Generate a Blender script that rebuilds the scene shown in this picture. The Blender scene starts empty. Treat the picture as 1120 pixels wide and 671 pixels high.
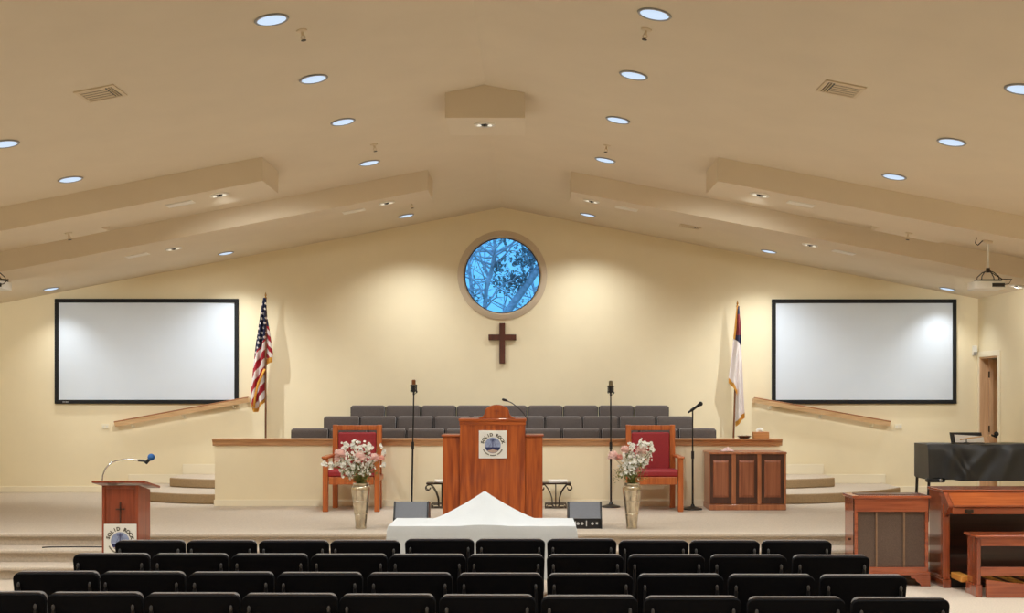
import bpy, bmesh, math, random
from mathutils import Vector, Matrix
C = bpy.context.scene.collection
PI = math.pi
rnd = random.Random(7)

# ------------------------------------------------------------------ camera
F = 1350.0; CX = 577.0; CY = 431.0; H = 2.0      # focal length, axis position (px), eye height (m)
def wx(px, Y): return (px - CX) * Y / F
def wz(py, Y): return H + (CY - py) * Y / F
cam = bpy.data.objects.new('camera', bpy.data.cameras.new('camera')); C.objects.link(cam)
cam.location = (0, 0, H); cam.rotation_euler = (PI/2, 0, 0)
cam.data.sensor_fit = 'HORIZONTAL'; cam.data.sensor_width = 36
cam.data.lens = F / 1120 * 36
cam.data.shift_x = (560 - CX) / 1120; cam.data.shift_y = (CY - 335.5) / 1120
cam.data.clip_end = 200
sc = bpy.context.scene
sc.camera = cam
sc.view_settings.view_transform = 'Standard'
sc.view_settings.look = 'None'
sc.view_settings.gamma = 1
sc.view_settings.use_curve_mapping = False
sc.view_settings.exposure = 0.0
try:
    sc.cycles.use_denoising = True
    sc.cycles.max_bounces = 10; sc.cycles.diffuse_bounces = 6
    sc.cycles.caustics_reflective = False; sc.cycles.caustics_refractive = False
    sc.cycles.sample_clamp_indirect = 4
except Exception: pass

# ------------------------------------------------------------------ materials
def lin(c):
    return tuple(((v/255)/12.92 if v/255 <= .04045 else ((v/255+.055)/1.055)**2.4) for v in c) + (1,)
def newmat(name):
    m = bpy.data.materials.new(name); m.use_nodes = True
    nt = m.node_tree; b = nt.nodes['Principled BSDF']
    return m, nt, b
def texco(nt, scale=(1,1,1), kind='Object'):
    t = nt.nodes.new('ShaderNodeTexCoord'); mp = nt.nodes.new('ShaderNodeMapping')
    mp.inputs['Scale'].default_value = scale
    nt.links.new(t.outputs[kind], mp.inputs['Vector'])
    return mp.outputs['Vector']
def surf(name, col, rough=.6, var=.08, scale=20, bump=0, metal=0, spec=.5, coat=0, sheen=0):
    """plain surface with a soft noise variation in tone and optional grain bump"""
    m, nt, b = newmat(name)
    c = lin(col)
    v = texco(nt)
    n = nt.nodes.new('ShaderNodeTexNoise'); n.inputs['Scale'].default_value = scale; n.inputs['Detail'].default_value = 4
    nt.links.new(v, n.inputs['Vector'])
    r = nt.nodes.new('ShaderNodeValToRGB')
    r.color_ramp.elements[0].position = .3; r.color_ramp.elements[1].position = .7
    r.color_ramp.elements[0].color = tuple(x*(1-var) for x in c[:3]) + (1,)
    r.color_ramp.elements[1].color = tuple(min(1, x*(1+var)) for x in c[:3]) + (1,)
    nt.links.new(n.outputs['Fac'], r.inputs['Fac']); nt.links.new(r.outputs['Color'], b.inputs['Base Color'])
    b.inputs['Roughness'].default_value = rough; b.inputs['Metallic'].default_value = metal
    b.inputs['Specular IOR Level'].default_value = spec
    b.inputs['Coat Weight'].default_value = coat; b.inputs['Coat Roughness'].default_value = .08
    if sheen: b.inputs['Sheen Weight'].default_value = sheen
    if bump:
        bp = nt.nodes.new('ShaderNodeBump'); bp.inputs['Strength'].default_value = bump; bp.inputs['Distance'].default_value = .01
        n2 = nt.nodes.new('ShaderNodeTexNoise'); n2.inputs['Scale'].default_value = scale*8; n2.inputs['Detail'].default_value = 2
        nt.links.new(v, n2.inputs['Vector'])
        nt.links.new(n2.outputs['Fac'], bp.inputs['Height']); nt.links.new(bp.outputs['Normal'], b.inputs['Normal'])
    return m
def wood(name, c1, c2, rough=.35, axis=2, coat=.3, s=1.0):
    """grain running along an axis"""
    m, nt, b = newmat(name)
    sl = [26*s, 26*s, 26*s]; sl[axis] = 1.6*s
    v = texco(nt, tuple(sl))
    n = nt.nodes.new('ShaderNodeTexNoise'); n.inputs['Scale'].default_value = 1; n.inputs['Detail'].default_value = 6; n.inputs['Distortion'].default_value = .6
    nt.links.new(v, n.inputs['Vector'])
    r = nt.nodes.new('ShaderNodeValToRGB')
    r.color_ramp.elements[0].position = .32; r.color_ramp.elements[1].position = .68
    r.color_ramp.elements[0].color = lin(c1); r.color_ramp.elements[1].color = lin(c2)
    nt.links.new(n.outputs['Fac'], r.inputs['Fac']); nt.links.new(r.outputs['Color'], b.inputs['Base Color'])
    b.inputs['Roughness'].default_value = rough
    b.inputs['Coat Weight'].default_value = coat; b.inputs['Coat Roughness'].default_value = .06
    return m
def emit(name, col, strength):
    m, nt, b = newmat(name)
    b.inputs['Base Color'].default_value = (.05, .05, .05, 1)
    b.inputs['Emission Color'].default_value = lin(col); b.inputs['Emission Strength'].default_value = strength
    return m
def glassmat(name):
    m = bpy.data.materials.new(name); m.use_nodes = True
    nt = m.node_tree; nt.nodes.clear()
    o = nt.nodes.new('ShaderNodeOutputMaterial'); mx = nt.nodes.new('ShaderNodeMixShader')
    t = nt.nodes.new('ShaderNodeBsdfTransparent'); g = nt.nodes.new('ShaderNodeBsdfGlossy')
    g.inputs['Roughness'].default_value = .02
    fr = nt.nodes.new('ShaderNodeFresnel'); fr.inputs['IOR'].default_value = 1.3
    nt.links.new(fr.outputs[0], mx.inputs[0]); nt.links.new(t.outputs[0], mx.inputs[1]); nt.links.new(g.outputs[0], mx.inputs[2])
    nt.links.new(mx.outputs[0], o.inputs[0])
    return m

M = {}
M['wall'] = surf('cream_wall_paint', (239, 226, 193), .75, .015, 3, .05)
M['ceil'] = surf('ceiling_paint', (222, 208, 184), .8, .02, 2, .04)
M['trim'] = surf('cream_trim_gloss', (240, 230, 204), .4, .01, 4)
M['winring'] = surf('window_casing_paint', (206, 190, 166), .5, .02, 4)
M['winedge'] = surf('dark_window_gasket', (70, 50, 48), .5, .05, 10)
M['carpet'] = surf('beige_carpet', (206, 193, 176), .95, .10, 60, .5, spec=.1)
M['carpet_shaded'] = surf('beige_carpet_shaded', (170, 145, 112), .95, .12, 60, .5, spec=.1)  # darker copy of the beige carpet, riser shade put into its colour
M['stepedge'] = surf('step_edge_carpet', (186, 160, 128), .95, .12, 60, .5, spec=.1)
M['oakcap'] = wood('light_oak_cap', (176, 126, 82), (206, 158, 112), .4, 0)
M['oakrail'] = wood('light_oak_rail', (206, 166, 120), (232, 198, 154), .4, 0); M['oakdark'] = wood('brown_oak_edge', (146, 92, 54), (176, 120, 76), .4, 0)
M['pulpit'] = wood('orange_oak', (132, 54, 14), (188, 94, 32), .4, 2, .25)
M['pulpitx'] = wood('orange_oak_cross_grain', (132, 54, 14), (188, 94, 32), .4, 0, .25)
M['throne'] = wood('honey_oak', (158, 76, 28), (196, 108, 48), .4, 2, .25)
M['cherry'] = wood('dark_cherry_wood', (120, 50, 26), (150, 70, 40), .35, 2, .3)
M['cabl'] = wood('cabinet_walnut_light', (150, 88, 54), (186, 120, 80), .4, 2, .25)
M['cabm'] = wood('cabinet_walnut_panel', (136, 78, 52), (168, 104, 72), .4, 2, .25)
M['cabd'] = wood('cabinet_walnut_dark', (66, 36, 26), (88, 50, 36), .4, 2, .25)
M['organ'] = wood('organ_red_walnut', (134, 62, 34), (168, 86, 50), .22, 0, .7)
M['organz'] = wood('organ_red_walnut_upright', (126, 58, 34), (160, 82, 50), .15, 2, .8)
M['lid'] = wood('organ_lid_orange', (138, 62, 24), (172, 88, 40), .22, 0, .7)
M['organd'] = wood('organ_dark_kneehole', (48, 22, 16), (66, 30, 22), .4, 0, .2)
M['pedal'] = wood('maple_pedal', (196, 130, 50), (226, 164, 78), .35, 1, .4)
M['grille'] = surf('brown_grille_cloth', (98, 80, 68), .9, .22, 160, .4)
M['grilledark'] = surf('grille_slat_wood', (134, 104, 78), .5, .1, 20)
M['burgundy'] = surf('burgundy_upholstery', (150, 32, 40), .55, .08, 30, .1)
M['black'] = surf('matte_black', (22, 21, 22), .5, .1, 20)
M['blackmetal'] = surf('black_metal', (20, 20, 21), .35, .1, 20, metal=0)
M['screenframe'] = surf('black_velvet_frame', (10, 11, 12), .8, .1, 40)
M['screen'] = surf('white_screen_fabric', (216, 226, 238), .9, .008, 3)
M['seatfab'] = surf('charcoal_chair_fabric', (88, 78, 74), .95, .14, 90, .5, sheen=.6)
M['shell'] = surf('black_chair_back_fabric', (11, 10, 13), .9, .15, 60, .3, spec=.15)
M['tube'] = surf('dark_grey_chair_tube', (26, 25, 27), .4, .1, 20, spec=.3); M['cap'] = surf('grey_tube_cap', (70, 67, 66), .5, .1, 20)
M['cloth'] = surf('white_table_linen', (204, 208, 209), .85, .02, 8, .1)
M['sign'] = surf('white_sign_board', (228, 226, 218), .5, .02, 10)
M['ink'] = surf('dark_olive_lettering', (62, 54, 34), .6, .05, 10)
M['sky'] = surf('emblem_blue_grey', (140, 152, 184), .6, .2, 40)
M['sea'] = surf('emblem_navy', (34, 40, 84), .6, .1, 30)
M['mast'] = surf('emblem_dark_blue', (64, 66, 108), .6, .1, 30)
M['sand'] = surf('emblem_tan', (182, 158, 142), .6, .1, 30)
M['silver'] = surf('mercury_glass_silver', (205, 194, 172), .22, .22, 14, .15, metal=.9)
M['chrome'] = surf('chrome_gooseneck', (200, 205, 210), .2, .03, 20, metal=1)
M['bluefoam'] = surf('blue_windscreen_foam', (40, 96, 160), .8, .2, 80, .4)


def petalmat(name, col):
    m = surf(name, col, .7, .06, 40); nt = m.node_tree; b = nt.nodes['Principled BSDF']
    tr = nt.nodes.new('ShaderNodeBsdfTranslucent'); tr.inputs['Color'].default_value = lin(col)
    mx = nt.nodes.new('ShaderNodeMixShader'); mx.inputs[0].default_value = .4
    nt.links.new(b.outputs[0], mx.inputs[1]); nt.links.new(tr.outputs[0], mx.inputs[2])
    nt.links.new(mx.outputs[0], nt.nodes['Material Output'].inputs[0])
    return m
M['white'] = petalmat('white_petals', (253, 252, 246)); M['pink'] = petalmat('pink_petals', (255, 232, 227)); M['pinkd'] = petalmat('coral_petals', (255, 212, 200))
M['green'] = surf('olive_green_leaf', (112, 124, 62), .6, .25, 30)
M['grey'] = surf('grey_speaker_grille', (118, 122, 130), .75, .10, 140, .3)
M['label'] = surf('pale_print', (190, 190, 190), .5, .05, 20)
M['iron'] = surf('bronze_iron', (58, 44, 30), .45, .2, 30, metal=.5)
M['paper'] = surf('white_paper', (240, 238, 232), .8, .02, 10)
M['kraft'] = wood('tissue_box_wood', (176, 118, 66), (200, 142, 88), .5, 0, .1)
M['pinkcloth'] = surf('pale_pink_cloth', (236, 206, 204), .85, .06, 30)
M['blackcloth'] = surf('black_vinyl_cover', (36, 37, 39), .42, .12, 14, .1)
M['plate'] = surf('ivory_plastic', (236, 228, 204), .4, .02, 10)
M['whitepl'] = surf('white_plastic', (226, 224, 216), .4, .03, 10)
M['lampwhite'] = surf('lamp_trim_white', (232, 226, 212), .4, .02, 10)
M['greyrim'] = surf('lamp_rim_grey', (150, 150, 148), .4, .03, 10)
M['vent'] = surf('vent_tan_metal', (214, 196, 166), .5, .02, 10)
M['lens'] = emit('lit_led_lens', (208, 230, 255), .95)
M['bulb'] = emit('lit_bulb_reflector', (255, 244, 222), .9)
M['brass'] = surf('brass', (172, 126, 52), .35, .1, 30, metal=.8)
M['gold'] = surf('gold_fringe', (214, 152, 54), .7, .2, 120, .3)
M['navy'] = surf('flag_navy', (26, 30, 66), .8, .1, 30)
M['red'] = surf('flag_red', (168, 26, 44), .8, .08, 30)
M['flagwhite'] = surf('flag_white', (236, 228, 226), .8, .03, 20)
M['maroon'] = surf('flag_maroon', (118, 36, 48), .8, .1, 20)
M['pole'] = wood('brown_flag_pole', (96, 58, 30), (130, 82, 46), .4, 2)
M['crosswood'] = wood('dark_walnut_cross', (70, 30, 18), (96, 46, 28), .5, 2, .2)
M['doorwood'] = wood('tan_door_wood', (204, 162, 122), (226, 186, 146), .45, 2, .2)
M['bark'] = surf('bark', (214, 200, 214), .9, .25, 12, .6)
M['leaf'] = surf('tree_leaf', (160, 158, 164), .8, .3, 20)
M['soil'] = surf('soil', (90, 80, 60), .95, .2, 4, .4)
M['micbrown'] = surf('copper_mic_grille', (132, 82, 44), .4, .2, 60, metal=.5)
M['micolive'] = surf('champagne_mic_grille', (122, 112, 84), .4, .2, 60, metal=.6)
M['glass'] = glassmat('window_glass')

# ------------------------------------------------------------------ mesh helpers
def B(): return bmesh.new()
def box(bm, x0, x1, y0, y1, z0, z1, mat=None):
    vs = [bm.verts.new((x, y, z)) for z in (z0, z1) for y in (y0, y1) for x in (x0, x1)]
    for f in ((0,2,3,1), (4,5,7,6), (0,1,5,4), (2,6,7,3), (0,4,6,2), (1,3,7,5)):
        fc = bm.faces.new([vs[i] for i in f])
        if mat is not None: fc.material_index = mat
    return vs
def hexa(bm, p):          # eight points: bottom ring then top ring, each counter-clockwise seen from above
    vs = [bm.verts.new(q) for q in p]
    for f in ((3,2,1,0), (4,5,6,7), (0,1,5,4), (1,2,6,5), (2,3,7,6), (3,0,4,7)): bm.faces.new([vs[i] for i in f])
def frame_axes(d):
    d = d.normalized(); up = Vector((0,0,1)) if abs(d.z) < .95 else Vector((0,1,0))
    a = d.cross(up).normalized(); return a, a.cross(d).normalized()
def tube(bm, pts, r, n=10, cap=True):
    pts = [Vector(p) for p in pts]; N = len(pts)
    rr = list(r) if isinstance(r, (list, tuple)) else [r]*N
    rings = []; a = None
    for i, p in enumerate(pts):
        d = (pts[min(i+1, N-1)] - pts[max(i-1, 0)]).normalized()
        if a is None: a, b = frame_axes(d)
        else:
            a = (a - d*a.dot(d)).normalized(); b = a.cross(d).normalized()
        rings.append([bm.verts.new(p + (a*math.cos(2*PI*k/n) + b*math.sin(2*PI*k/n))*rr[i]) for k in range(n)])
    for i in range(N-1):
        for k in range(n):
            bm.faces.new((rings[i][k], rings[i][(k+1)%n], rings[i+1][(k+1)%n], rings[i+1][k]))
    if cap:
        bm.faces.new(rings[0][::-1]); bm.faces.new(rings[-1])
def lathe(bm, prof, c, n=24, cap=True):
    c = Vector(c); rings = []
    for (r, z) in prof:
        rings.append([bm.verts.new(c + Vector((max(r,1e-4)*math.cos(2*PI*k/n), max(r,1e-4)*math.sin(2*PI*k/n), z))) for k in range(n)])
    for i in range(len(rings)-1):
        for k in range(n):
            bm.faces.new((rings[i][k], rings[i][(k+1)%n], rings[i+1][(k+1)%n], rings[i+1][k]))
    if cap:
        bm.faces.new(rings[0][::-1]); bm.faces.new(rings[-1])
def prism_y(bm, pts, y0, y1):     # outline in (x, z), extruded along y
    a = [bm.verts.new((x, y0, z)) for x, z in pts]; b = [bm.verts.new((x, y1, z)) for x, z in pts]
    n = len(pts); bm.faces.new(a); bm.faces.new(b[::-1])
    for i in range(n): bm.faces.new((a[i], b[i], b[(i+1)%n], a[(i+1)%n]))
def prism_x(bm, pts, x0, x1):     # outline in (y, z), extruded along x
    a = [bm.verts.new((x0, y, z)) for y, z in pts]; b = [bm.verts.new((x1, y, z)) for y, z in pts]
    n = len(pts); bm.faces.new(a); bm.faces.new(b[::-1])
    for i in range(n): bm.faces.new((a[i], b[i], b[(i+1)%n], a[(i+1)%n]))
def prism_z(bm, pts, z0, z1):
    a = [bm.verts.new((x, y, z0)) for x, y in pts]; b = [bm.verts.new((x, y, z1)) for x, y in pts]
    n = len(pts); bm.faces.new(a[::-1]); bm.faces.new(b)
    for i in range(n): bm.faces.new((a[i], a[(i+1)%n], b[(i+1)%n], b[i]))
def ball(bm, c, r, u=12, v=8, sq=(1,1,1)):
    m = Matrix.Translation(c) @ Matrix.Diagonal((sq[0], sq[1], sq[2], 1))
    bmesh.ops.create_uvsphere(bm, u_segments=u, v_segments=v, radius=r, matrix=m)
WL = {}
def obj(name, bm, mat, parent=None, bevel=0, smooth=None, seg=2, mats=None, norm=True):
    """link a bmesh (in scene coordinates) as ONE mesh object, under parent when given"""
    if norm: bmesh.ops.recalc_face_normals(bm, faces=bm.faces[:])
    if smooth is not None:
        for f in bm.faces: f.smooth = True
        for e in bm.edges:
            if len(e.link_faces) == 2 and e.calc_face_angle(0) > math.radians(smooth): e.smooth = False
    me = bpy.data.meshes.new(name); 
    off = WL.get(parent.name, Vector((0,0,0))) if parent else Vector((0,0,0))
    if off.length: bmesh.ops.translate(bm, verts=bm.verts[:], vec=-off)
    bm.to_mesh(me); bm.free()
    o = bpy.data.objects.new(name, me); C.objects.link(o)
    for mm in (mats or [mat]): me.materials.append(M[mm] if isinstance(mm, str) else mm)
    if parent: o.parent = parent; WL[o.name] = off.copy()
    if bevel:
        md = o.modifiers.new('edge', 'BEVEL'); md.width = bevel; md.segments = seg; md.limit_method = 'ANGLE'; md.angle_limit = math.radians(35)
        md.harden_normals = False
    return o
def thing(name, loc, label, cat, group=None):
    o = bpy.data.objects.new(name, None); C.objects.link(o); o.location = loc; o.empty_display_size = .1
    WL[o.name] = Vector(loc)
    return tag(o, label, cat, group)
def tag(o, label, cat, group=None, kind=None):
    o['label'] = label; o['category'] = cat
    if group: o['group'] = group
    if kind: o['kind'] = kind
    return o
def struct(name, bm, mat, bevel=0, smooth=None, parent=None, mats=None, label=None, norm=True):
    o = obj(name, bm, mat, parent, bevel, smooth, mats=mats, norm=norm)
    if not parent: o['kind'] = 'structure'
    if label: o['label'] = label
    return o
def copy_tree(o, parent=None):
    c = o.copy(); C.objects.link(c); c.parent = parent
    for ch in list(o.children): copy_tree(ch, c)
    return c
def rounded(w, h, r, n=6, x0=0, z0=0, bottom=True):
    """outline of a rounded rectangle, lower-left at (x0, z0)"""
    p = []
    for cx, cz, a0 in ((w-r, r, -PI/2), (w-r, h-r, 0), (r, h-r, PI/2), (r, r, PI)):
        for i in range(n+1):
            a = a0 + PI/2*i/n; p.append((x0 + cx + r*math.cos(a), z0 + cz + r*math.sin(a)))
    return p

# ------------------------------------------------------------------ room
YW = 19.5; XR = 7.12; XL = -8.8; YB = -5.0
RX = -0.404; RZ = 4.947; SL = 0.192
def ceil(x): return RZ - SL*abs(x - RX)
ZS = 0.44; T = 0.147
YE = 13.84                                  # stage front edge
bm = B()
v = [bm.verts.new(p) for p in ((XL, YB, 0), (XR, YB, 0), (XR, 13.9, 0), (XL, 13.9, 0))]; bm.faces.new(v)
struct('floor', bm, 'carpet')
def nosed(bm, yf, zt, z0, yb):              # carpeted step with a rounded nosing
    pr = [(yf+.05, z0), (yf+.05, zt-.05), (yf+.005, zt-.05), (yf-.008, zt-.035), (yf-.008, zt-.015), (yf+.002, zt-.004), (yf+.02, zt), (yb, zt), (yb, z0)]
    prism_x(bm, pr, XL, XR)
bm = B(); nosed(bm, YE, ZS, 0, YW); struct('floor_stage', bm, 'carpet')
bm = B(); nosed(bm, YE-.3, 2*T, 0, YE+.05); struct('floor_step_upper', bm, 'carpet')
bm = B(); nosed(bm, YE-.6, T, 0, YE-.25); struct('floor_step_lower', bm, 'carpet')

# back wall with the round hole
WCX, WCZ, WR = wx(549.4, YW), wz(301.5, YW), .607
def gable_wall(y, hole=None):
    bm = B()
    outer = [(XL, 0), (XR, 0), (XR, ceil(XR)), (RX, RZ), (XL, ceil(XL))]
    if not hole:
        bm.faces.new([bm.verts.new((x, y, z)) for x, z in outer]); return bm
    cx, cz, r = hole; N = 72
    def cast(a):
        dx, dz = math.cos(a), math.sin(a); best = 1e9
        for i in range(5):
            (x1, z1), (x2, z2) = outer[i], outer[(i+1)%5]
            ex, ez = x2-x1, z2-z1; det = dx*ez - dz*ex
            if abs(det) < 1e-9: continue
            t = ((x1-cx)*ez - (z1-cz)*ex)/det; u = ((x1-cx)*dz - (z1-cz)*dx)/det
            if t > 0 and -1e-6 <= u <= 1+1e-6: best = min(best, t)
        return (cx+dx*best, cz+dz*best)
    angs = sorted([2*PI*i/N for i in range(N)] + [math.atan2(z-cz, x-cx) % (2*PI) for x, z in outer])
    inn = [bm.verts.new((cx+r*math.cos(a), y, cz+r*math.sin(a))) for a in angs]
    back = [bm.verts.new((cx+r*math.cos(a), y+.2, cz+r*math.sin(a))) for a in angs]
    out = [bm.verts.new((cast(a)[0], y, cast(a)[1])) for a in angs]
    n = len(angs)
    for i in range(n):
        j = (i+1) % n
        bm.faces.new((inn[i], out[i], out[j], inn[j])); bm.faces.new((back[i], inn[i], inn[j], back[j]))
    return bm
struct('wall_back', gable_wall(YW, (WCX, WCZ, WR)), 'wall')
struct('wall_front', gable_wall(YB), 'wall')
bm = B(); bm.faces.new([bm.verts.new(p) for p in ((XL, YB, 0), (XL, YW, 0), (XL, YW, ceil(XL)), (XL, YB, ceil(XL)))])
struct('wall_left', bm, 'wall')
# right wall with the doorway
DY0, DY1, DZ = 18.66, 19.43, 2.576
bm = B(); zt = ceil(XR); WT = .12
for y0, y1, z0, z1 in ((YB, DY0, 0, zt), (DY0, DY1, DZ, zt), (DY1, YW, 0, zt), (DY0, DY1, 0, ZS)):
    box(bm, XR, XR+WT, y0, y1, z0, z1)
struct('wall_right', bm, 'wall')
bm = B()
x0, x1, y0, y1, z0, z1 = XR+WT, XR+1.7, 18.3, YW+.12, ZS, 2.9
for q in (((x0,y0,z0),(x1,y0,z0),(x1,y1,z0),(x0,y1,z0)), ((x0,y0,z1),(x0,y1,z1),(x1,y1,z1),(x1,y0,z1)),
          ((x1,y0,z0),(x1,y0,z1),(x1,y1,z1),(x1,y1,z0)), ((x0,y0,z0),(x0,y0,z1),(x1,y0,z1),(x1,y0,z0)), ((x0,y1,z0),(x1,y1,z0),(x1,y1,z1),(x0,y1,z1))):
    bm.faces.new([bm.verts.new(p) for p in q])
struct('wall_hallway', bm, 'wall')
# ceiling: two slopes
bm = B()
for xs in ((XL, RX), (RX, XR)):
    bm.faces.new([bm.verts.new(p) for p in ((xs[0], YB, ceil(xs[0])), (xs[1], YB, ceil(xs[1])), (xs[1], YW, ceil(xs[1])), (xs[0], YW, ceil(xs[0])))])
struct('ceiling', bm, 'ceil')
# dropped ceiling beams
def beam(x0, x1, y0, y1, drop, bump=None):
    bm = B()
    hexa(bm, [(x0,y0,ceil(x0)-drop), (x1,y0,ceil(x1)-drop), (x1,y1,ceil(x1)-drop), (x0,y1,ceil(x0)-drop),
              (x0,y0,ceil(x0)+.01), (x1,y0,ceil(x1)+.01), (x1,y1,ceil(x1)+.01), (x0,y1,ceil(x0)+.01)])
    if bump:
        a, b, yb = bump
        hexa(bm, [(a,y1-.01,ceil(a)-drop), (b,y1-.01,ceil(b)-drop), (b,yb,ceil(b)-drop), (a,yb,ceil(a)-drop),
                  (a,y1-.01,ceil(a)+.01), (b,y1-.01,ceil(b)+.01), (b,yb,ceil(b)+.01), (a,yb,ceil(a)+.01)])
    struct('ceiling_beam', bm, 'ceil', norm=True)
DROP = .25
Y1, Y1B, Y2, Y2B = 12.97, 13.8, 15.35, 16.15
beam(XL, wx(287, Y1), Y1, Y1B, DROP, (-5.53, -4.77, 14.08)); beam(wx(785, Y1), XR, Y1, Y1B, DROP, (3.93, 4.69, 14.08))
beam(XL, wx(468, Y2), Y2, Y2B, DROP); beam(wx(625, Y2), XR, Y2, Y2B, DROP)
YC = 11.77; bx0, bx1, bz = wx(487, YC), wx(574, YC), wz(129, YC)
bm = B(); prism_y(bm, [(bx0, bz), (bx1, bz), (bx1, ceil(bx1)+.01), (RX, RZ+.01), (bx0, ceil(bx0)+.01)], YC, YC+.8)
struct('ceiling_beam', bm, 'ceil')

# baseboards
def bb(name, x0, x1, y0, y1, z0, z1=.1):
    bm = B(); box(bm, x0, x1, y0, y1, z0, z0+z1); return struct(name, bm, 'trim', .006)
bb('baseboard_back', XL, XR, YW-.018, YW, ZS)
bb('baseboard_right', XR-.018, XR, YE+.1, DY0-.09, ZS)
bm = B(); box(bm, XL, XL+.018, YB, YW, ZS, ZS+.1); struct('baseboard_left', bm, 'trim', .006)

# curved corner steps by the choir, on both sides
BARY = 17.12; BX0, BX1 = wx(235, BARY), wx(853, BARY)
def curved(name, xs, xt, yf, yt, z0, z1, mat):
    """step from the choir wall end xs out to xt at the back wall; front bows from yf to yt"""
    pts = []
    N = 16
    for i in range(N+1):
        t = i/N
        pts.append((xs + (xt-xs)*t, yf + (yt-yf)*t**2.4))
    pts += [(xt, YW-.02), (xs, YW-.02)]
    bm = B(); prism_z(bm, pts, z0, z1)
    return struct(name, bm, mat, .02, 40, mats=['carpet', 'carpet_shaded'])
def shade_risers(o):  # same carpet all round; upright faces get their shade as a darker colour
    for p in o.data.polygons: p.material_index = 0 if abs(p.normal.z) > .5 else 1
S1, S2 = .585, .73
for side, (xs, xt1, xt2, yt1, yt2) in {'left': (BX0+.3, -6.3, -5.44, 18.7, 18.75), 'right': (BX1-.3, 5.65, 4.67, 18.7, 18.75)}.items():
    shade_risers(curved('floor_choir_step_low_'+side, xs, xt1, 17.38, yt1, ZS, S1, 'carpet'))
    shade_risers(curved('floor_choir_step_high_'+side, xs, xt2, 18.3, yt2, S1, S2, 'carpet'))
    sg = 1 if side == 'right' else -1
    bb('baseboard_low_step_'+side, min(xt1, xt2), max(xt1, xt2), YW-.034, YW-.018, S1, .145)
    e = BX1-.3 if side == 'right' else BX0+.3
    bb('baseboard_high_step_'+side, min(xt2, e), max(xt2, e), YW-.042, YW-.018, S2, .16)
# choir tiers
CHX0, CHX1 = -3.95, 3.2
for nm, y0, y1, z in (('front', 17.27, 18.05, .648), ('middle', 18.05, 18.82, .808), ('rear', 18.82, 19.46, .966)):
    bm = B(); box(bm, CHX0 if nm=='front' else -3.3, CHX1 if nm=='front' else 2.75, y0, y1, ZS, z); struct('floor_choir_tier_'+nm, bm, 'carpet_shaded')
# choir rail wall with oak cap
CAPZ = wz(480, BARY)
bm = B(); box(bm, BX0, BX1, BARY, BARY+.12, ZS, CAPZ-.1); struct('wall_choir', bm, 'wall')
bm = B(); box(bm, BX0-.012, BX1+.012, BARY-.014, BARY, ZS, ZS+.09); struct('baseboard_choir', bm, 'trim', .005)
bm = B()
prism_x(bm, [(BARY-.05, CAPZ), (BARY-.05, CAPZ-.022), (BARY-.035, CAPZ-.03), (BARY-.02, CAPZ-.06), (BARY-.015, CAPZ-.1), (BARY+.14, CAPZ-.1), (BARY+.17, CAPZ-.02), (BARY+.17, CAPZ)], BX0-.03, BX1+.03)
struct('trim_choir_cap', bm, 'oakcap', .004)

# round window
def ring(bm, cx, cz, prof, n=72):       # prof: (radius, y)
    rs = [[bm.verts.new((cx+r*math.cos(2*PI*k/n), y, cz+r*math.sin(2*PI*k/n))) for k in range(n)] for r, y in prof]
    m = len(prof)
    for i in range(m):
        for k in range(n): bm.faces.new((rs[i][k], rs[i][(k+1)%n], rs[(i+1)%m][(k+1)%n], rs[(i+1)%m][k]))
bm = B(); ring(bm, WCX, WCZ, [(WR-.006, YW+.08), (WR-.006, YW-.012), (WR+.015, YW-.03), (WR+.075, YW-.022), (WR+.1, YW-.01), (WR+.1, YW+.004), (WR+.003, YW+.004), (WR+.003, YW+.08)])
win = struct('window_1', bm, 'winring', 0, 40); win['label'] = 'round window above the wooden cross'
bm = B(); ring(bm, WCX, WCZ, [(WR-.006, YW+.05), (WR-.006, YW+.02), (WR-.022, YW+.02), (WR-.022, YW+.05)]); obj('window_gasket', bm, 'winedge', win, smooth=40)
bm = B(); bm.faces.new([bm.verts.new((WCX+(WR-.01)*math.cos(2*PI*k/72), YW+.045, WCZ+(WR-.01)*math.sin(2*PI*k/72))) for k in range(72)]); obj('window_pane', bm, 'glass', win)

# door in the right wall
bm = B()
c = .085
for y0, y1, z0, z1 in ((DY0-c, DY0, ZS, DZ+c), (DY1, min(DY1+c, YW-.005), ZS, DZ+c), (DY0, DY1, DZ, DZ+c)):
    box(bm, XR-.02, XR-.001, y0, y1, z0, z1)
dr = struct('door_1', bm, 'trim', .005); dr['label'] = 'open tan wooden door in the side wall'
bm = B()
box(bm, XR-.005, XR+WT+.01, DY1-.025, DY1-.001, ZS+.005, DZ); box(bm, XR-.005, XR+WT+.01, DY0+.001, DY0+.025, ZS+.005, DZ); box(bm, XR-.005, XR+WT+.01, DY0+.025, DY1-.025, DZ-.025, DZ-.001)
obj('door_jamb', bm, 'doorwood', dr, .004)
bm = B(); lx0, lx1, ly = XR+WT+.012, XR+WT+.80, DY1-.06
box(bm, lx0, lx1, ly, ly+.04, ZS+.02, DZ-.03)
for a, b in ((.1, .36), (.44, .7)):
    for z0, z1 in ((.2, .85), (1.0, 1.65), (1.75, 2.0)):
        box(bm, lx0+a, lx0+b, ly-.008, ly, ZS+z0, ZS+z1)
leafd = obj('door_leaf', bm, 'doorwood', dr, .006)
for z in (2.3, 1.45, .75):
    bm = B(); tube(bm, [(lx0-.012, ly-.01, z-.05), (lx0-.012, ly-.01, z+.05)], .012, 8); obj('hinge', bm, 'iron', dr)

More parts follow.
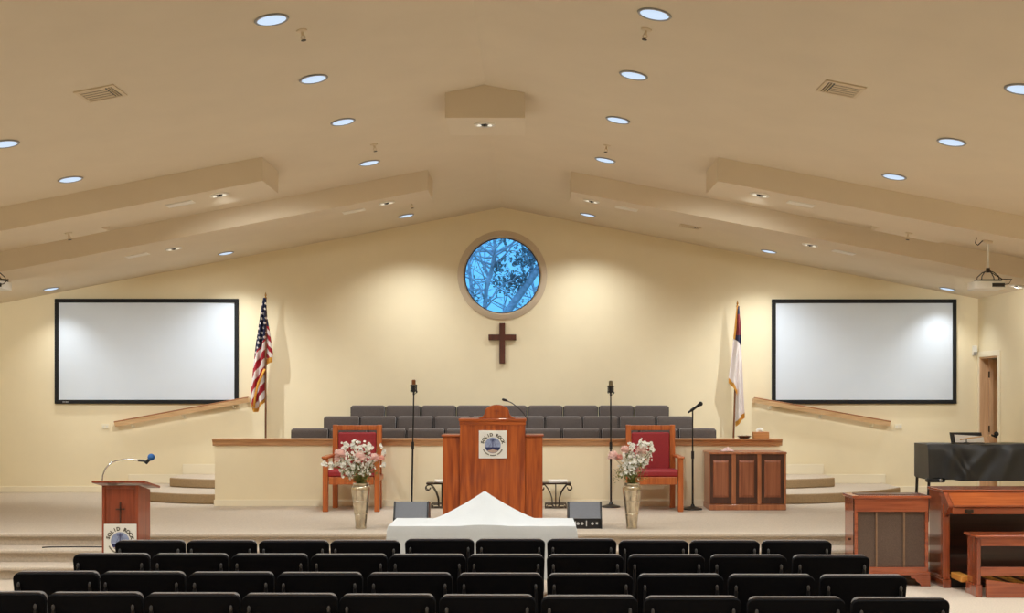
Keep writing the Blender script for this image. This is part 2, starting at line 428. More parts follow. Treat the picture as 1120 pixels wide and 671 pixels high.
# ------------------------------------------------------------------ lights
def xy_on_ceiling(px, py, drop=0):
    a = px - CX; b = CY - py
    for sgn in (-1, 1):                      # left slope, right slope
        # H + b*k = RZ - drop - SL*sgn*(a*k - RX)
        k = (RZ - drop - H + SL*sgn*RX) / (b + SL*sgn*a)
        x = a*k
        if (x - RX)*sgn >= 0: return x, k*F, H + b*k
    return x, k*F, H + b*k
WARM = (.97, 1.0, 1.0)
def spot(loc, energy, size=150, blend=.5, target=None, parent=None, radius=.08, col=WARM):
    ld = bpy.data.lights.new('lamp_light', 'SPOT'); ld.energy = energy; ld.spot_size = math.radians(size); ld.spot_blend = blend
    ld.shadow_soft_size = radius; ld.color = col
    lo = bpy.data.objects.new('lamp_light', ld); C.objects.link(lo)
    if target is not None: lo.rotation_euler = (Vector(target)-Vector(loc)).to_track_quat('-Z', 'Y').to_euler()
    lo.location = loc
    return lo
def downlight_proto():
    t = thing('ceiling_downlight', (0,0,0), '', 'ceiling light', 'round recessed ceiling downlights')
    bm = B(); ring3 = [(.112, .004), (.125, -.004), (.118, -.012), (.104, -.010), (.104, .004)]
    n = 40; rs = [[bm.verts.new((r*math.cos(2*PI*k/n), r*math.sin(2*PI*k/n), z)) for k in range(n)] for r, z in ring3]
    for i in range(5):
        for k in range(n): bm.faces.new((rs[i][k], rs[i][(k+1)%n], rs[(i+1)%5][(k+1)%n], rs[(i+1)%5][k]))
    obj('trim_ring', bm, 'greyrim', t, smooth=40)
    bm = B(); lathe(bm, [(.001, -.014), (.05, -.0135), (.09, -.011), (.106, -.006), (.106, .002)], (0,0,0), 40, cap=False); obj('lens', bm, 'lens', t, smooth=40)
    return t
DL = downlight_proto(); used = [False]
def place(proto, loc, roty=0, rotz=0, label=None):
    o = proto if not used_of.get(proto.name) else copy_tree(proto)
    used_of[proto.name] = True
    o.location = loc; o.rotation_euler = (0, roty, rotz)
    if label: o['label'] = label
    return o
used_of = {}
ORD = ['first', 'second', 'third', 'fourth', 'fifth', 'sixth', 'seventh', 'eighth', 'ninth', 'tenth', 'eleventh', 'twelfth']
tilt = math.atan(SL)
def downlight(px, py, label, power=1.0):
    x, y, z = xy_on_ceiling(px, py)
    sg = 1 if x > RX else -1
    place(DL, (x, y, z), sg*tilt, 0, label)
    return x, y, z
E0 = 130
rows = [
  ([(297,21),(343,86),(375,133),(404,178)], 'lit downlight, %s from the camera in the inner row toward the small lectern'),
  ([(716,15),(693,82),(676,131),(662,175)], 'lit downlight, %s from the camera in the inner row toward the organ'),
  ([(5,157),(77,196)], 'lit downlight, %s from the camera in the outer row toward the small lectern'),
  ([(1118,97),(1041,155),(978,193)], 'lit downlight, %s from the camera in the outer row toward the organ'),
]
for pts, lab in rows:
    for i, (px, py) in enumerate(pts):
        x, y, z = downlight(px, py, lab % ORD[i])
        spot((x, y, z-.03), E0*(1.5 if 'outer' in lab else 1), 128, .45)
for px, py, lab in ((444,236,'lit downlight near the back wall, between the round window and the striped flag'),
                    (643,235,'lit downlight near the back wall, between the round window and the white flag'),
                    (247,277,'lit downlight near the back wall above the screen, on its striped flag side'),
                    (56,316,'lit downlight near the back wall, outer corner of the screen by the striped flag'),
                    (841,275,'lit downlight near the back wall above the screen, on its white flag side'),
                    (1036,316,'lit downlight near the back wall at the door end of the screen')):
    x, y, z = downlight(px, py, lab)
    spot((x, y, z-.03), *((E0*.6, 112) if abs(x-RX) > 6 else (E0*1.35, 120) if abs(x-RX) > 3 else (E0*2.1, 128)), 1.0)
# lamps of the same rows over the seats, outside the picture
for x in (-1.83, 1.02, -4.57, 3.65):
    for y in (5.6, 2.4, -.8, -3.8):
        spot((x, y, ceil(x)-.03), E0*.85, 128, .45)
for x, y in ((-4.57, 8.85), (-7.2, 10.6), (6.4, 10.6), (-7.2, 12.3), (6.4, 12.3), (-7.2, 8.8), (6.4, 8.8)):
    spot((x, y, ceil(x)-.03), E0*.85, 128, .45)
# adjustable stage spots
def gimbal_proto():
    t = thing('stage_spotlight', (0,0,0), '', 'ceiling light', 'recessed stage spotlights in the ceiling beams')
    bm = B(); n = 32; prof = [(.074, .004), (.106, .002), (.103, -.010), (.074, -.012)]
    rs = [[bm.verts.new((r*math.cos(2*PI*k/n), r*math.sin(2*PI*k/n), z)) for k in range(n)] for r, z in prof]
    for i in range(4):
        for k in range(n): bm.faces.new((rs[i][k], rs[i][(k+1)%n], rs[(i+1)%4][(k+1)%n], rs[(i+1)%4][k]))
    obj('trim_ring', bm, 'lampwhite', t, smooth=40)
    bm = B(); lathe(bm, [(.001, -.001), (.078, -.001), (.08, .004)], (0,0,0), 32, cap=False); obj('baffle', bm, 'black', t)
    for dx in (-.052, .052):
        bm = B(); lathe(bm, [(.012, -.004), (.020, -.006), (.022, -.016), (.016, -.018), (.001, -.012)], (dx, 0, 0), 16, cap=False); obj('reflector', bm, 'bulb', t, smooth=50)
    bm = B(); lathe(bm, [(.001, -.02), (.010, -.018), (.014, -.004)], (0, 0, 0), 14, cap=False); obj('holder', bm, 'black', t, smooth=50)
    return t
GM = gimbal_proto()
for px, py, d, lab, tgt in ((530,136,None,'small spotlight under the short box at the ceiling ridge', (-.42, 15, 1.2)),
        (240,213,DROP,'small spotlight under the nearer sloping ceiling beam, striped flag side', (-3, 18, 1.4)),
        (423,222,DROP,'small spotlight under the farther ceiling beam near the round window, striped flag side', (-1.8, 18, .8)),
        (190,272,DROP,'small spotlight under the farther ceiling beam above the screen beside the striped flag', (-5, 19, 1.4)),
        (831,213,DROP,'small spotlight under the nearer sloping ceiling beam, white flag side', (2.2, 18, 1.4)),
        (647,220,DROP,'small spotlight under the farther ceiling beam near the round window, white flag side', (1, 18, .8)),
        (886,268,DROP,'small spotlight under the farther ceiling beam above the screen beside the white flag', (4, 19, 1.4)),
        (1112,313,DROP,'small spotlight under the farther ceiling beam near the projector', (7.05, 18.4, 2.4))):
    if d is None:
        k = (bz-H)/(CY-py); x, y, z, rt = wx(px, k*F), k*F, bz, 0
    else:
        x, y, z = xy_on_ceiling(px, py, d); rt = (1 if x > RX else -1)*tilt
    place(GM, (x, y, z-.001), rt, 0, lab)
    if tgt: spot((x, y, z-.07), 230 if py in (272, 268) else 120, 88 if d else 50, .9, tgt, radius=.05)
spot((-7.2, 15.9, ceil(-7.2)-DROP-.07), 120, 88, .9, (-8.2, 19.4, 2.2), radius=.05)
# flush panels in the beam undersides
def panel_proto():
    t = thing('beam_panel', (0,0,0), '', 'ceiling panel', 'flush white panels in the beam undersides')
    bm = B(); box(bm, -.145, .145, -.09, .09, -.008, .002); obj('panel', bm, 'lampwhite', t, .004)
    bm = B()
    for s in (-1, 1): box(bm, -.13, .13, s*.075-.004, s*.075+.004, -.011, -.008)
    obj('rim', bm, 'lampwhite', t)
    return t
PN = panel_proto()
for px, py, lab in ((197,223,'pale flush panel under the nearer ceiling beam, striped flag side'), (387,231,'pale flush panel under the farther beam near the round window, striped flag side'),
                    (152,280,'pale flush panel under the farther beam above the screen beside the striped flag'), (876,223,'pale flush panel under the nearer ceiling beam, white flag side'),
                    (685,228,'pale flush panel under the farther beam near the round window, white flag side'), (923,276,'pale flush panel under the farther beam above the screen beside the white flag')):
    x, y, z = xy_on_ceiling(px, py, DROP)
    y = min(max(y, Y1+.12), Y1B-.12) if y < 14.5 else min(max(y, Y2+.12), Y2B-.12)
    z = ceil(x)-DROP
    place(PN, (x, y, z), (1 if x > RX else -1)*tilt, 0, lab)
# sprinklers
def sprinkler_proto():
    t = thing('fire_sprinkler', (0,0,0), '', 'sprinkler', 'ceiling fire sprinklers')
    bm = B(); lathe(bm, [(.001, .002), (.042, .001), (.04, -.008), (.02, -.014), (.001, -.014)], (0,0,0), 20, cap=False); obj('escutcheon', bm, 'vent', t, smooth=40)
    bm = B(); tube(bm, [(0,0,-.012), (0,0,-.045)], .011, 10); 
    for s in (-1, 1): tube(bm, [(s*.01,0,-.04), (s*.018,0,-.055), (0,0,-.075)], .004, 6)
    obj('head', bm, 'vent', t)
    bm = B(); lathe(bm, [(.001,-.074), (.02,-.076), (.02,-.08), (.001,-.08)], (0,0,0), 14, cap=False); obj('deflector', bm, 'iron', t)
    return t
SPK = sprinkler_proto()
for px, py, d, lab in ((330,33,0,'sprinkler beside the nearest downlight of the inner row toward the small lectern'), (707,32,0,'sprinkler beside the nearest downlight of the inner row toward the organ'),
                       (409,158,0,'sprinkler just above the fourth inner downlight toward the small lectern'), (664,159,0,'sprinkler just above the fourth inner downlight toward the organ'),
                       (450,222,0,'sprinkler near the back wall beside the striped flag end of the farther beam'), (75,255,DROP,'sprinkler under the nearer beam, striped flag side'), (994,255,DROP,'sprinkler under the nearer beam, white flag side')):
    x, y, z = xy_on_ceiling(px, py, d)
    place(SPK, (x, y, z), (1 if x > RX else -1)*tilt, 0, lab)
# air vents
def vent_proto(w, d, name, group):
    t = thing(name, (0,0,0), '', 'air vent', group)
    bm = B()
    for x0, x1, y0, y1 in ((-w, w, -d, -d+.03), (-w, w, d-.03, d), (-w, -w+.03, -d+.03, d-.03), (w-.03, w, -d+.03, d-.03)): box(bm, x0, x1, y0, y1, -.012, .002)
    obj('frame', bm, 'vent', t, .003)
    bm = B(); box(bm, -w+.03, w-.03, -d+.03, d-.03, -.003, .001); obj('duct_opening', bm, 'black', t)
    n = max(2, int((2*d-.06)/.05))
    for i in range(n):
        y = -d+.03 + (i+.5)*(2*d-.06)/n
        bm = B(); hexa(bm, [(-w+.03, y-.014, -.006), (w-.085, y-.014, -.006), (w-.085, y+.010, -.010), (-w+.03, y+.010, -.010), (-w+.03, y-.014, -.003), (w-.085, y-.014, -.003), (w-.085, y+.011, -.008), (-w+.03, y+.011, -.008)])
        obj('louvre', bm, 'vent', t)
    for i in range(2):
        x = w - .068 + i*.02
        bm = B(); box(bm, x, x+.007, -d+.03, d-.03, -.014, -.002); obj('side_louvre', bm, 'vent', t)
    return t
VN = vent_proto(.16, .17, 'ceiling_vent', 'square ceiling air vents')
for px, py, lab in ((110,102,'square air vent in the ceiling on the small lectern side'), (920,97,'square air vent in the ceiling on the organ side')):
    x, y, z = xy_on_ceiling(px, py); sg = 1 if x > RX else -1
    place(VN, (x, y, z), sg*tilt, 0, lab)
    if sg > 0:
        VN2 = [o for o in C.objects if o.get('label') == lab][0]; VN2.scale.x = -1
VS = vent_proto(.15, .1, 'ceiling_vent', None)
x, y, z = xy_on_ceiling(755, 248); place(VS, (x, y, z), tilt, 0, 'small slotted air vent near the back wall, white flag side')

# ------------------------------------------------------------------ chairs
def chair_proto():
    t = thing('church_chair', (0,0,0), '', 'chair')
    w = .551
    bm = B(); prism_z(bm, [(x, y) for x, y in rounded(w-.012, .46, .06, 5, -w/2+.006, -.19)], .40, .485); obj('seat', bm, 'seatfab', t, .025, 50, 3)
    # leaning back: local frame along s (up the back)
    def lean(bm):
        for v in bm.verts:
            s = v.co.z; y = v.co.y
            bow = .018*(1-(2*v.co.x/w)**2); v.co.x *= .955 + .045*min(1, s/h)
            v.co.z = .425 + s*.985; v.co.y = -.165 - s*.17 - bow*(.5+s) + y
    h = .425
    ol = rounded(w, h, .036, 6, -w/2, 0)
    olc = rounded(w-.026, h+.008, .036, 6, -w/2+.013, 0)
    def slab(y0, y1):
        bm = B(); prism_y(bm, ol, y0, y1); return bm
    def grid(y0, y1, puff, ol):
        """rounded upholstered slab with a slightly domed face"""
        bm = B(); N = len(ol)
        cx, cz = 0, h/2
        loops = []
        for f, y in ((1, y0), (1, y1-.012*(1 if puff>0 else -1)), (.975, y1), (.8, y1+puff*.6), (.4, y1+puff)):
            loops.append([bm.verts.new((cx+(x-cx)*(1-(1-f)*(.35 if f>.9 else 1)), y, cz+(z-cz)*f)) for x, z in ol])
        for i in range(len(loops)-1):
            for k in range(N): bm.faces.new((loops[i][k], loops[i][(k+1)%N], loops[i+1][(k+1)%N], loops[i+1][k]))
        bm.faces.new(loops[0]); bm.faces.new(loops[-1])
        return bm
    bm = grid(0, .062, .014, olc); lean(bm); obj('backrest', bm, 'seatfab', t, 0, 60)
    bm = grid(.012, -.022, -.006, ol); lean(bm); obj('back_panel', bm, 'shell', t, 0, 60)
    for s in (-1, 1):
        bm = B(); tube(bm, [(s*.25, .22, 0), (s*.25, .21, .405)], .0115, 10); obj('leg', bm, 'tube', t, smooth=40)
        bm = B(); tube(bm, [(s*.25, -.285, 0), (s*.25, -.235, .25), (s*.25, -.205, .40)], .0115, 10); obj('leg', bm, 'tube', t, smooth=40)
        bm = B(); tube(bm, [(s*.25, -.205, .40), (s*.238, -.215, .47), (s*.23, -.245, .6), (s*.228, -.272, .745), (s*.228, -.270, .775)], [.0115,.0115,.0115,.0115,.006], 10); u_ = obj('back_upright', bm, 'tube', t, smooth=40); bm = B(); ball(bm, (s*.228, -.276, .772), .0125, 10, 6, (.8, .8, 1.5)); obj('end_cap', bm, 'cap', u_, smooth=60)
        bm = B(); tube(bm, [(s*.25, .213, .385), (s*.25, -.207, .385)], .009, 8); obj('side_rail', bm, 'tube', t, smooth=40)
    for y, z in ((.2, .385), (-.2, .385)):
        bm = B(); tube(bm, [(-.25, y, z), (.25, y, z)], .009, 8); obj('cross_rail', bm, 'tube', t, smooth=40)
    return t
CH = chair_proto()
TOPY = -.26                                                    # y of the rear of the top edge, chair facing +y
rowdata = [
  ([124.4,202.9,281,360.7,439.5,519.3,597.2,676.2,754.3,832.3,911.6], 9.64, 9.64, 'first row from the stage'),
  ([77.6,164.5,251,338.1,424.6,510.9,596.6,683.7,773.9,863.7,955.7], 8.84, 8.74, 'second row from the stage'),
  ([12.5,106.9,203.7,300.5,398.7,497.6,596.4,694.6,793.9,894.9,995.4], 7.95, 7.78, 'third row from the stage'),
  ([-57,49.3,156.1,263,370.3,477.5,588.5,701,814.8,928.8,1043.3], 7.13, 6.90, 'fourth row from the stage'),
]
for ed, ya, yb, rn in rowdata:
    for i in range(10):
        c = (ed[i]+ed[i+1])/2; Y = ya + (yb-ya)*(c-ed[0])/(ed[-1]-ed[0])
        if rn.startswith('first') and i in (4, 5, 6): Y += .1
        if rn.startswith('first') and i == 4: c += 1.2
        if rn.startswith('first') and i == 3: c -= .8
        o = place(CH, (wx(c, Y), Y - TOPY, 0), 0, rnd.uniform(-.008, .008), 'black chair seen from behind, %s from the lectern end, %s' % (ORD[i], rn))
        o['group'] = 'black chairs facing the stage'
for x0, x1, n, Y, z, rn in ((317.8, 784, 11, 17.85, .648, 'front choir row'), (353.5, 757.8, 10, 18.68, .808, 'middle choir row'), (383, 732.1, 9, 19.36, .966, 'back choir row')):
    for i in range(n):
        c = x0 + (x1-x0)*(i+.5)/n
        o = place(CH, (wx(c, Y), Y + TOPY + .05, z), 0, PI + rnd.uniform(-.006, .006), 'charcoal padded choir chair, %s from the striped flag end of the %s' % (ORD[i], rn))
        o['group'] = 'charcoal choir chairs behind the pulpit'

# ------------------------------------------------------------------ lettering for the two signs
def glyph(bm, ch, size, mx):
    cu = bpy.data.curves.new('t', 'FONT'); cu.body = ch; cu.size = size; cu.align_x = 'CENTER'; cu.offset = size*.045; cu.resolution_u = 3
    to = bpy.data.objects.new('t', cu); C.objects.link(to)
    dg = bpy.context.evaluated_depsgraph_get(); dg.update()
    me = to.evaluated_get(dg).to_mesh()
    vs = [bm.verts.new(mx @ vv.co) for vv in me.vertices]
    for p in me.polygons:
        try: bm.faces.new([vs[i] for i in p.vertices])
        except ValueError: pass
    to.evaluated_get(dg).to_mesh_clear()
    C.objects.unlink(to); bpy.data.objects.remove(to); bpy.data.curves.remove(cu)
def emblem_sign(parent, cx, cz, y, s):
    """square board of side s in the (x, z) plane facing -y; the board front is at y"""
    bm = B(); box(bm, cx-s/2, cx+s/2, y, y+.012, cz-s/2, cz+s/2); bd = obj('sign_board', bm, 'sign', parent, .003)
    e = y - .0015; ecz = cz - s*.03; R = s*.285
    def poly(pts, yy, mat, nm):
        bm = B(); prism_y(bm, [(cx+a, ecz+b) for a, b in pts], yy, yy+.0012); return obj(nm, bm, mat, bd)
    N = 40
    poly([(R*math.cos(2*PI*k/N), R*math.sin(2*PI*k/N)) for k in range(N)], e, 'sky', 'emblem_disc')
    def seg(a0, a1, rr): return [(rr*math.cos(a0+(a1-a0)*k/20), rr*math.sin(a0+(a1-a0)*k/20)) for k in range(21)]
    poly(seg(PI+.25, 2*PI-.25, R*.96), e-.0015, 'sea', 'emblem_sea')
    poly(seg(PI+.75, 2*PI-.75, R*.94) + [(R*.3, -R*.58), (0, -R*.5), (-R*.35, -R*.6)], e-.003, 'sand', 'emblem_shore')
    bm = B()
    for x0, x1, z0, z1 in ((-.05, .05, -.5, .9), (-.32, .32, .62, .7), (-.12, .12, -.32, -.22)):
        box(bm, cx+R*x0, cx+R*x1, e-.0045, e-.003, ecz+R*z0, ecz+R*z1)
    for a in (-1, 1): 
        p = [(0, .75), (a*.03, .75), (a*.5, -.3), (a*.46, -.3)]
        prism_y(bm, [(cx+R*u, ecz+R*w) for u, w in p], e-.004, e-.003)
    obj('emblem_mast', bm, 'mast', bd)
    bm = B(); txt = 'SOLID ROCK'; rt = s*.335; a0, a1 = math.radians(163), math.radians(17)
    for i, chh in enumerate(txt):
        if chh == ' ': continue
        a = a0 + (a1-a0)*i/(len(txt)-1)
        pos = Vector((cx+rt*math.cos(a), e-.001, ecz+rt*math.sin(a)))
        ang = a - PI/2
        mx = Matrix.Translation(pos) @ Matrix.Rotation(-ang, 4, 'Y') @ Matrix.Rotation(PI/2, 4, 'X')
        glyph(bm, chh, s*.15, mx)
    obj('sign_lettering', bm, 'ink', bd, norm=False)
    bm = B()                                                     # lower arc of fine unreadable print
    for i in range(26):
        if i in (9, 17): continue
        a = math.radians(205 + 130*i/25); w = math.radians(1.9)
        q = [(rr*math.cos(aa), rr*math.sin(aa)) for rr, aa in ((s*.345, a-w), (s*.345, a+w), (s*.385, a+w), (s*.385, a-w))]
        prism_y(bm, [(cx+u, ecz+v_) for u, v_ in q], e-.001, e)
    obj('sign_fine_print', bm, 'ink', bd)
    return bd

# ------------------------------------------------------------------ pulpit
PY = 15.0; px_ = lambda p: wx(p, PY); pz = lambda p: wz(p, PY)
t = thing('pulpit', (wx(541, PY), PY+.25, ZS), 'large orange oak pulpit with arched top and square emblem sign', 'pulpit')
xc0, xc1, xw0, xw1 = px_(503), px_(574.5), px_(484), px_(593.5)
ztop, zwing = pz(461), pz(478)
bm = B(); box(bm, xc0, xc1, PY, PY+.05, ZS, ztop); obj('front_panel', bm, 'pulpit', t, .006)
bm = B(); box(bm, xc0, xc0+.03, PY+.05, PY+.5, ZS, ztop); box(bm, xc1-.03, xc1, PY+.05, PY+.5, ZS, ztop); obj('side_panel', bm, 'pulpit', t, .004)
for a, b, nm in ((xw0, xc0, 0), (xc1, xw1, 1)):
    bm = B(); box(bm, a, b, PY+.03, PY+.45, ZS, zwing); w_ = obj('wing', bm, 'pulpit', t, .006)
    bm = B(); box(bm, a-(.015 if nm==0 else -.001), b+(.015 if nm==1 else -.001), PY+.01, PY+.47, zwing, zwing+.022); obj('wing_cap', bm, 'pulpitx', w_, .006)
bm = B(); box(bm, xc0-.014, xc1+.014, PY-.02, PY+.52, ztop, ztop+.03); box(bm, xc0-.006, xc1+.006, PY-.008, PY, ztop-.05, ztop); obj('top_cap', bm, 'pulpitx', t, .008)
# arched crest
zb = ztop+.03; xm = wx(543.5, PY); zr = pz(443)
pts = []
R0 = wx(562.5, PY) - xm; hh = zr - zb
for i in range(9):                                             # concave shoulder then convex dome
    a = i/8*PI/2; pts.append((R0*1.06 - R0*.36*math.sin(a)**.8, .012 + hh*.40*(1-math.cos(a))**.8))
for i in range(1, 13):
    a = i/12*PI/2; pts.append((R0*.70*math.cos(a), .012 + hh*.40 + (hh*.60-.012)*math.sin(a)))
pts = [(R0*1.06, 0)] + pts
full = [(xm+a, zb+b) for a, b in pts] + [(xm-a, zb+b) for a, b in pts[::-1][1:]]
bm = B(); prism_y(bm, full, PY+.0, PY+.05); cr = obj('crest', bm, 'pulpit', t, .008, 45)
inner = [(xm+(x-xm)*.84, zb+.012+(z-zb)*.84) for x, z in full]
bm = B(); box(bm, xm-.006, xm+.006, PY-.006, PY, zb+.05, zb+.115); box(bm, xm-.025, xm+.025, PY-.006, PY, zb+.085, zb+.096); obj('carved_cross', bm, 'cherry', cr)
emblem_sign(t, px_(539), pz(486.5), PY-.013, 30.5*PY/F)
g = [(577.5, 470), (577, 460), (572, 452), (566, 446), (559, 441), (553, 438.5)]
bm = B(); tube(bm, [(px_(a), PY+.3, pz(b)) for a, b in g], .006, 8); gn = obj('gooseneck', bm, 'blackmetal', t, smooth=40)
bm = B(); tube(bm, [(px_(555), PY+.3, pz(439)), (px_(553), PY+.3, pz(438.4)), (px_(549.5), PY+.29, pz(437.4)), (px_(548.5), PY+.29, pz(437.2))], [.008, .016, .016, .008], 10); obj('microphone_head', bm, 'black', gn, smooth=40)

# ------------------------------------------------------------------ throne chairs
def throne(cx, label):
    yb, yf = 16.93, 16.26                     # back and front of the chair
    t = thing('throne_chair', (cx, 16.6, ZS), label, 'chair', 'tall oak chairs flanking the pulpit')
    hw = .335; zt = wz(465, yb-.05)
    sz = ZS+.50
    for s in (-1, 1):
        bm = B(); x = cx+s*(hw-.035)
        prism_x(bm, [(yb-.02, ZS), (yb-.09, ZS), (yb-.11, sz), (yb-.075, zt), (yb-.005, zt), (yb-.03, sz)], x-.035, x+.035); obj('back_post', bm, 'throne', t, .008)
        bm = B(); xo = cx+s*(hw+.005)
        box(bm, xo-.035, xo+.035, yf, yf+.07, ZS, ZS+.70); obj('leg', bm, 'throne', t, .008)
        bm = B(); box(bm, xo-.045, xo+.045, yf-.03, yb-.06, ZS+.70, ZS+.735); obj('armrest', bm, 'throne', t, .012)
        bm = B(); box(bm, xo-.02, xo+.02, yf+.07, yb-.08, ZS+.40, ZS+.46); obj('side_rail', bm, 'throne', t, .004)
    bm = B(); box(bm, cx-hw+.07, cx+hw-.07, yb-.075, yb-.02, zt-.075, zt-.005); obj('top_rail', bm, 'throne', t, .008)
    bm = B(); box(bm, cx-hw+.04, cx+hw-.04, yf+.01, yf+.06, ZS+.36, ZS+.46); obj('front_rail', bm, 'throne', t, .006)
    bm = B(); prism_y(bm, [(x, z) for x, z in rounded(2*(hw-.075), zt-.1-sz-.02, .03, 4, cx-hw+.075, sz+.02)], 0, .06)
    for v in bm.verts:
        f = (v.co.z-sz)/(zt-sz); v.co.y = (yb-.115 + .035*f) + v.co.y
    obj('backrest', bm, 'burgundy', t, .018, 50, 3)
    bm = B(); prism_z(bm, rounded(2*hw-.02, .50, .03, 4, cx-hw+.01, yf+.02), ZS+.46, ZS+.55); obj('seat', bm, 'burgundy', t, .025, 50, 3)
    return t
throne(wx(391.2, 16.9), 'oak and burgundy throne chair behind the vase on the striped flag side')
throne(wx(711.2, 16.9), 'oak and burgundy throne chair behind the vase on the organ side')

# ------------------------------------------------------------------ vases and bouquets
def vase(cx, y, label):
    t = thing('vase', (cx, y, ZS), label, 'vase', 'tall silver vases at the stage edge')
    h = .51
    prof = [(.001, .004), (.058, .004), (.062, 0), (.066, .012), (.062, .03), (.075, .16), (.094, .32), (.110, .44), (.112, .47), (.104, .49), (.086, .50), (.092, .515), (.098, .525), (.088, .52), (.08, .5), (.09, .46), (.06, .2), (.001, .19)]
    bm = B(); lathe(bm, [(r, ZS+z) for r, z in prof], (cx, y, 0), 32, cap=False); b = obj('vase_body', bm, 'silver', t, smooth=50)
    for z, r in ((.17, .0775), (.31, .0945)):
        bm = B(); lathe(bm, [(r, ZS+z), (r+.004, ZS+z+.004), (r+.001, ZS+z+.009)], (cx, y, 0), 32, cap=False); obj('band', bm, 'silver', t, smooth=60)
    return t
def petal(bm, c, d, up, L, W, cup=.25):
    """one cupped petal from c along d"""
    d = d.normalized(); a = d.cross(up)
    if a.length < 1e-3: a = d.cross(Vector((1, .3, .2)))
    a.normalize(); n = a.cross(d).normalized()
    P = [c, c+d*L*.45+a*W*.5+n*L*.05, c+d*L*.9+a*W*.4+n*L*cup, c+d*L+n*L*cup*1.1, c+d*L*.9-a*W*.4+n*L*cup, c+d*L*.45-a*W*.5+n*L*.05, c+d*L*.5-n*L*.06]
    v = [bm.verts.new(p) for p in P]
    for f in ((0,1,6), (1,2,6), (2,3,6), (3,4,6), (4,5,6), (5,0,6)): bm.faces.new([v[i] for i in f])
def rdir(r, zmin=-1):
    while True:
        v = Vector((r.uniform(-1,1), r.uniform(-1,1), r.uniform(-1,1)))
        if .1 < v.length < 1:
            v.normalize()
            if v.z > zmin: return v
def blossom(bm, c, R, r, d=None):
    d = d or (rdir(r, -.2) + Vector((0, -.9, .2))).normalized(); a, b = frame_axes(d)
    for k in range(5):
        an = 2*PI*k/5 + r.uniform(-.15, .15)
        petal(bm, c, a*math.cos(an)+b*math.sin(an)+d*.35, d, R, R*1.05, .2)
def bouquet(cx, y, px_off, pinks, whites, label, seed):
    r = random.Random(seed)
    base = Vector((cx, y, ZS+.50))
    t = thing('flower_bouquet', base, label, 'flowers', 'pink and white bouquets in the silver vases')
    P = lambda p, q, dy=0: Vector((wx(p, y+dy), y+dy, wz(q, y+dy)))
    st = B()
    def stem(e):
        m = base + (e-base)*.5 + Vector((r.uniform(-.02,.02), r.uniform(-.02,.02), .05))
        s0 = base + Vector((r.uniform(-.05,.05), r.uniform(-.05,.05), -.18))
        tube(st, [s0, base+(e-base)*.08, m, e], .0028, 5)
    for (p, q, R, dk) in pinks:
        c = P(p, q, r.uniform(-.12, -.02)); R = R*y/F
        bm = B()
        for k in range(110):
            d = rdir(r, -.5); f = r.uniform(.25, 1)
            petal(bm, c + d*R*f*.45, d + rdir(r)*.35, Vector((0,0,1)), R*.55, R*.55, r.uniform(-.2,.4))
        obj('carnation', bm, 'pink' if not dk else 'pinkd', t, norm=False)
        stem(c)
    for (p, q, n, sp) in whites:
        e = P(p, q, r.uniform(-.1, .1)); bm = B()
        for k in range(int(n*2.3)):
            c = e + Vector((r.gauss(0, sp*.75), r.gauss(0, .05), r.gauss(0, sp*.75)))
            n0 = len(bm.faces); tube(bm, [e+Vector((0,.02,-.03)), e.lerp(c, .6), c], .0022, 4); bm.faces.ensure_lookup_table()
            for fi in range(n0, len(bm.faces)): bm.faces[fi].material_index = 1
            blossom(bm, c, r.uniform(.015, .026), r)
        obj('blossom_spray', bm, 'white', t, norm=False, mats=['white', 'green']); stem(e)
    obj('stems', st, 'green', t)
    bm = B()
    for k in range(420):
        d = (Vector((r.gauss(0, .5), r.gauss(0, .5), r.uniform(.3, 1)))).normalized(); L = r.uniform(.02, .26)
        c = base + d*L
        petal(bm, c, (d+rdir(r)*.8), Vector((0,0,1)), r.uniform(.02, .045), r.uniform(.008, .015), r.uniform(-.2,.3))
    obj('leaves', bm, 'green', t, norm=False)
    return t
VY = 14.28
vase(wx(394.8, VY), VY, 'tall silver vase near the stage edge, by the small lectern side chair')
vase(wx(691, VY), VY, 'tall silver vase near the stage edge, on the organ side')
bouquet(wx(394.8, VY), VY, 0, [(371.7,497.5,7.5,0), (394,501.5,8.5,0), (409.5,502,6.5,0), (417.5,502,4,1), (369,503,4.5,0)],
   [(355,507.6,6,.022), (364,509,9,.03), (378.6,488,11,.03), (388.5,486.5,12,.035), (401.7,489,11,.03), (386,513,13,.05), (377,508,13,.05), (404,512,10,.04), (419,496,5,.02), (420,509,4,.015), (383,519,12,.04), (406,505,10,.035), (394,492,8,.03), (416,488.5,3,.02), (374,516,7,.03), (390,508,12,.07), (384,499,8,.06), (401,497,8,.06), (398,515,8,.05), (372,505,7,.05)],
   'pink and white flowers in the vase on the small lectern side', 3)
bouquet(wx(691, VY), VY, 0, [(670.4,500,7.5,0), (683.3,493,6,0), (701.3,494.5,7.5,0), (677.5,501.6,5,1), (698.7,514.5,4.5,1)],
   [(691,488,8,.025), (701,487,8,.025), (706,487,7,.02), (712.5,492,7,.02), (708,499,8,.03), (690,504,13,.05), (696,507,12,.05), (704,506,9,.03), (685,510,12,.05), (694,517,11,.05), (688,498,10,.035), (711,486.5,4,.015), (699,502,10,.04), (684,518,7,.03), (692,508,12,.06), (700,499,8,.05), (686,497,8,.05), (690,514,9,.05)],
   'pink and white flowers in the vase on the organ side', 5)

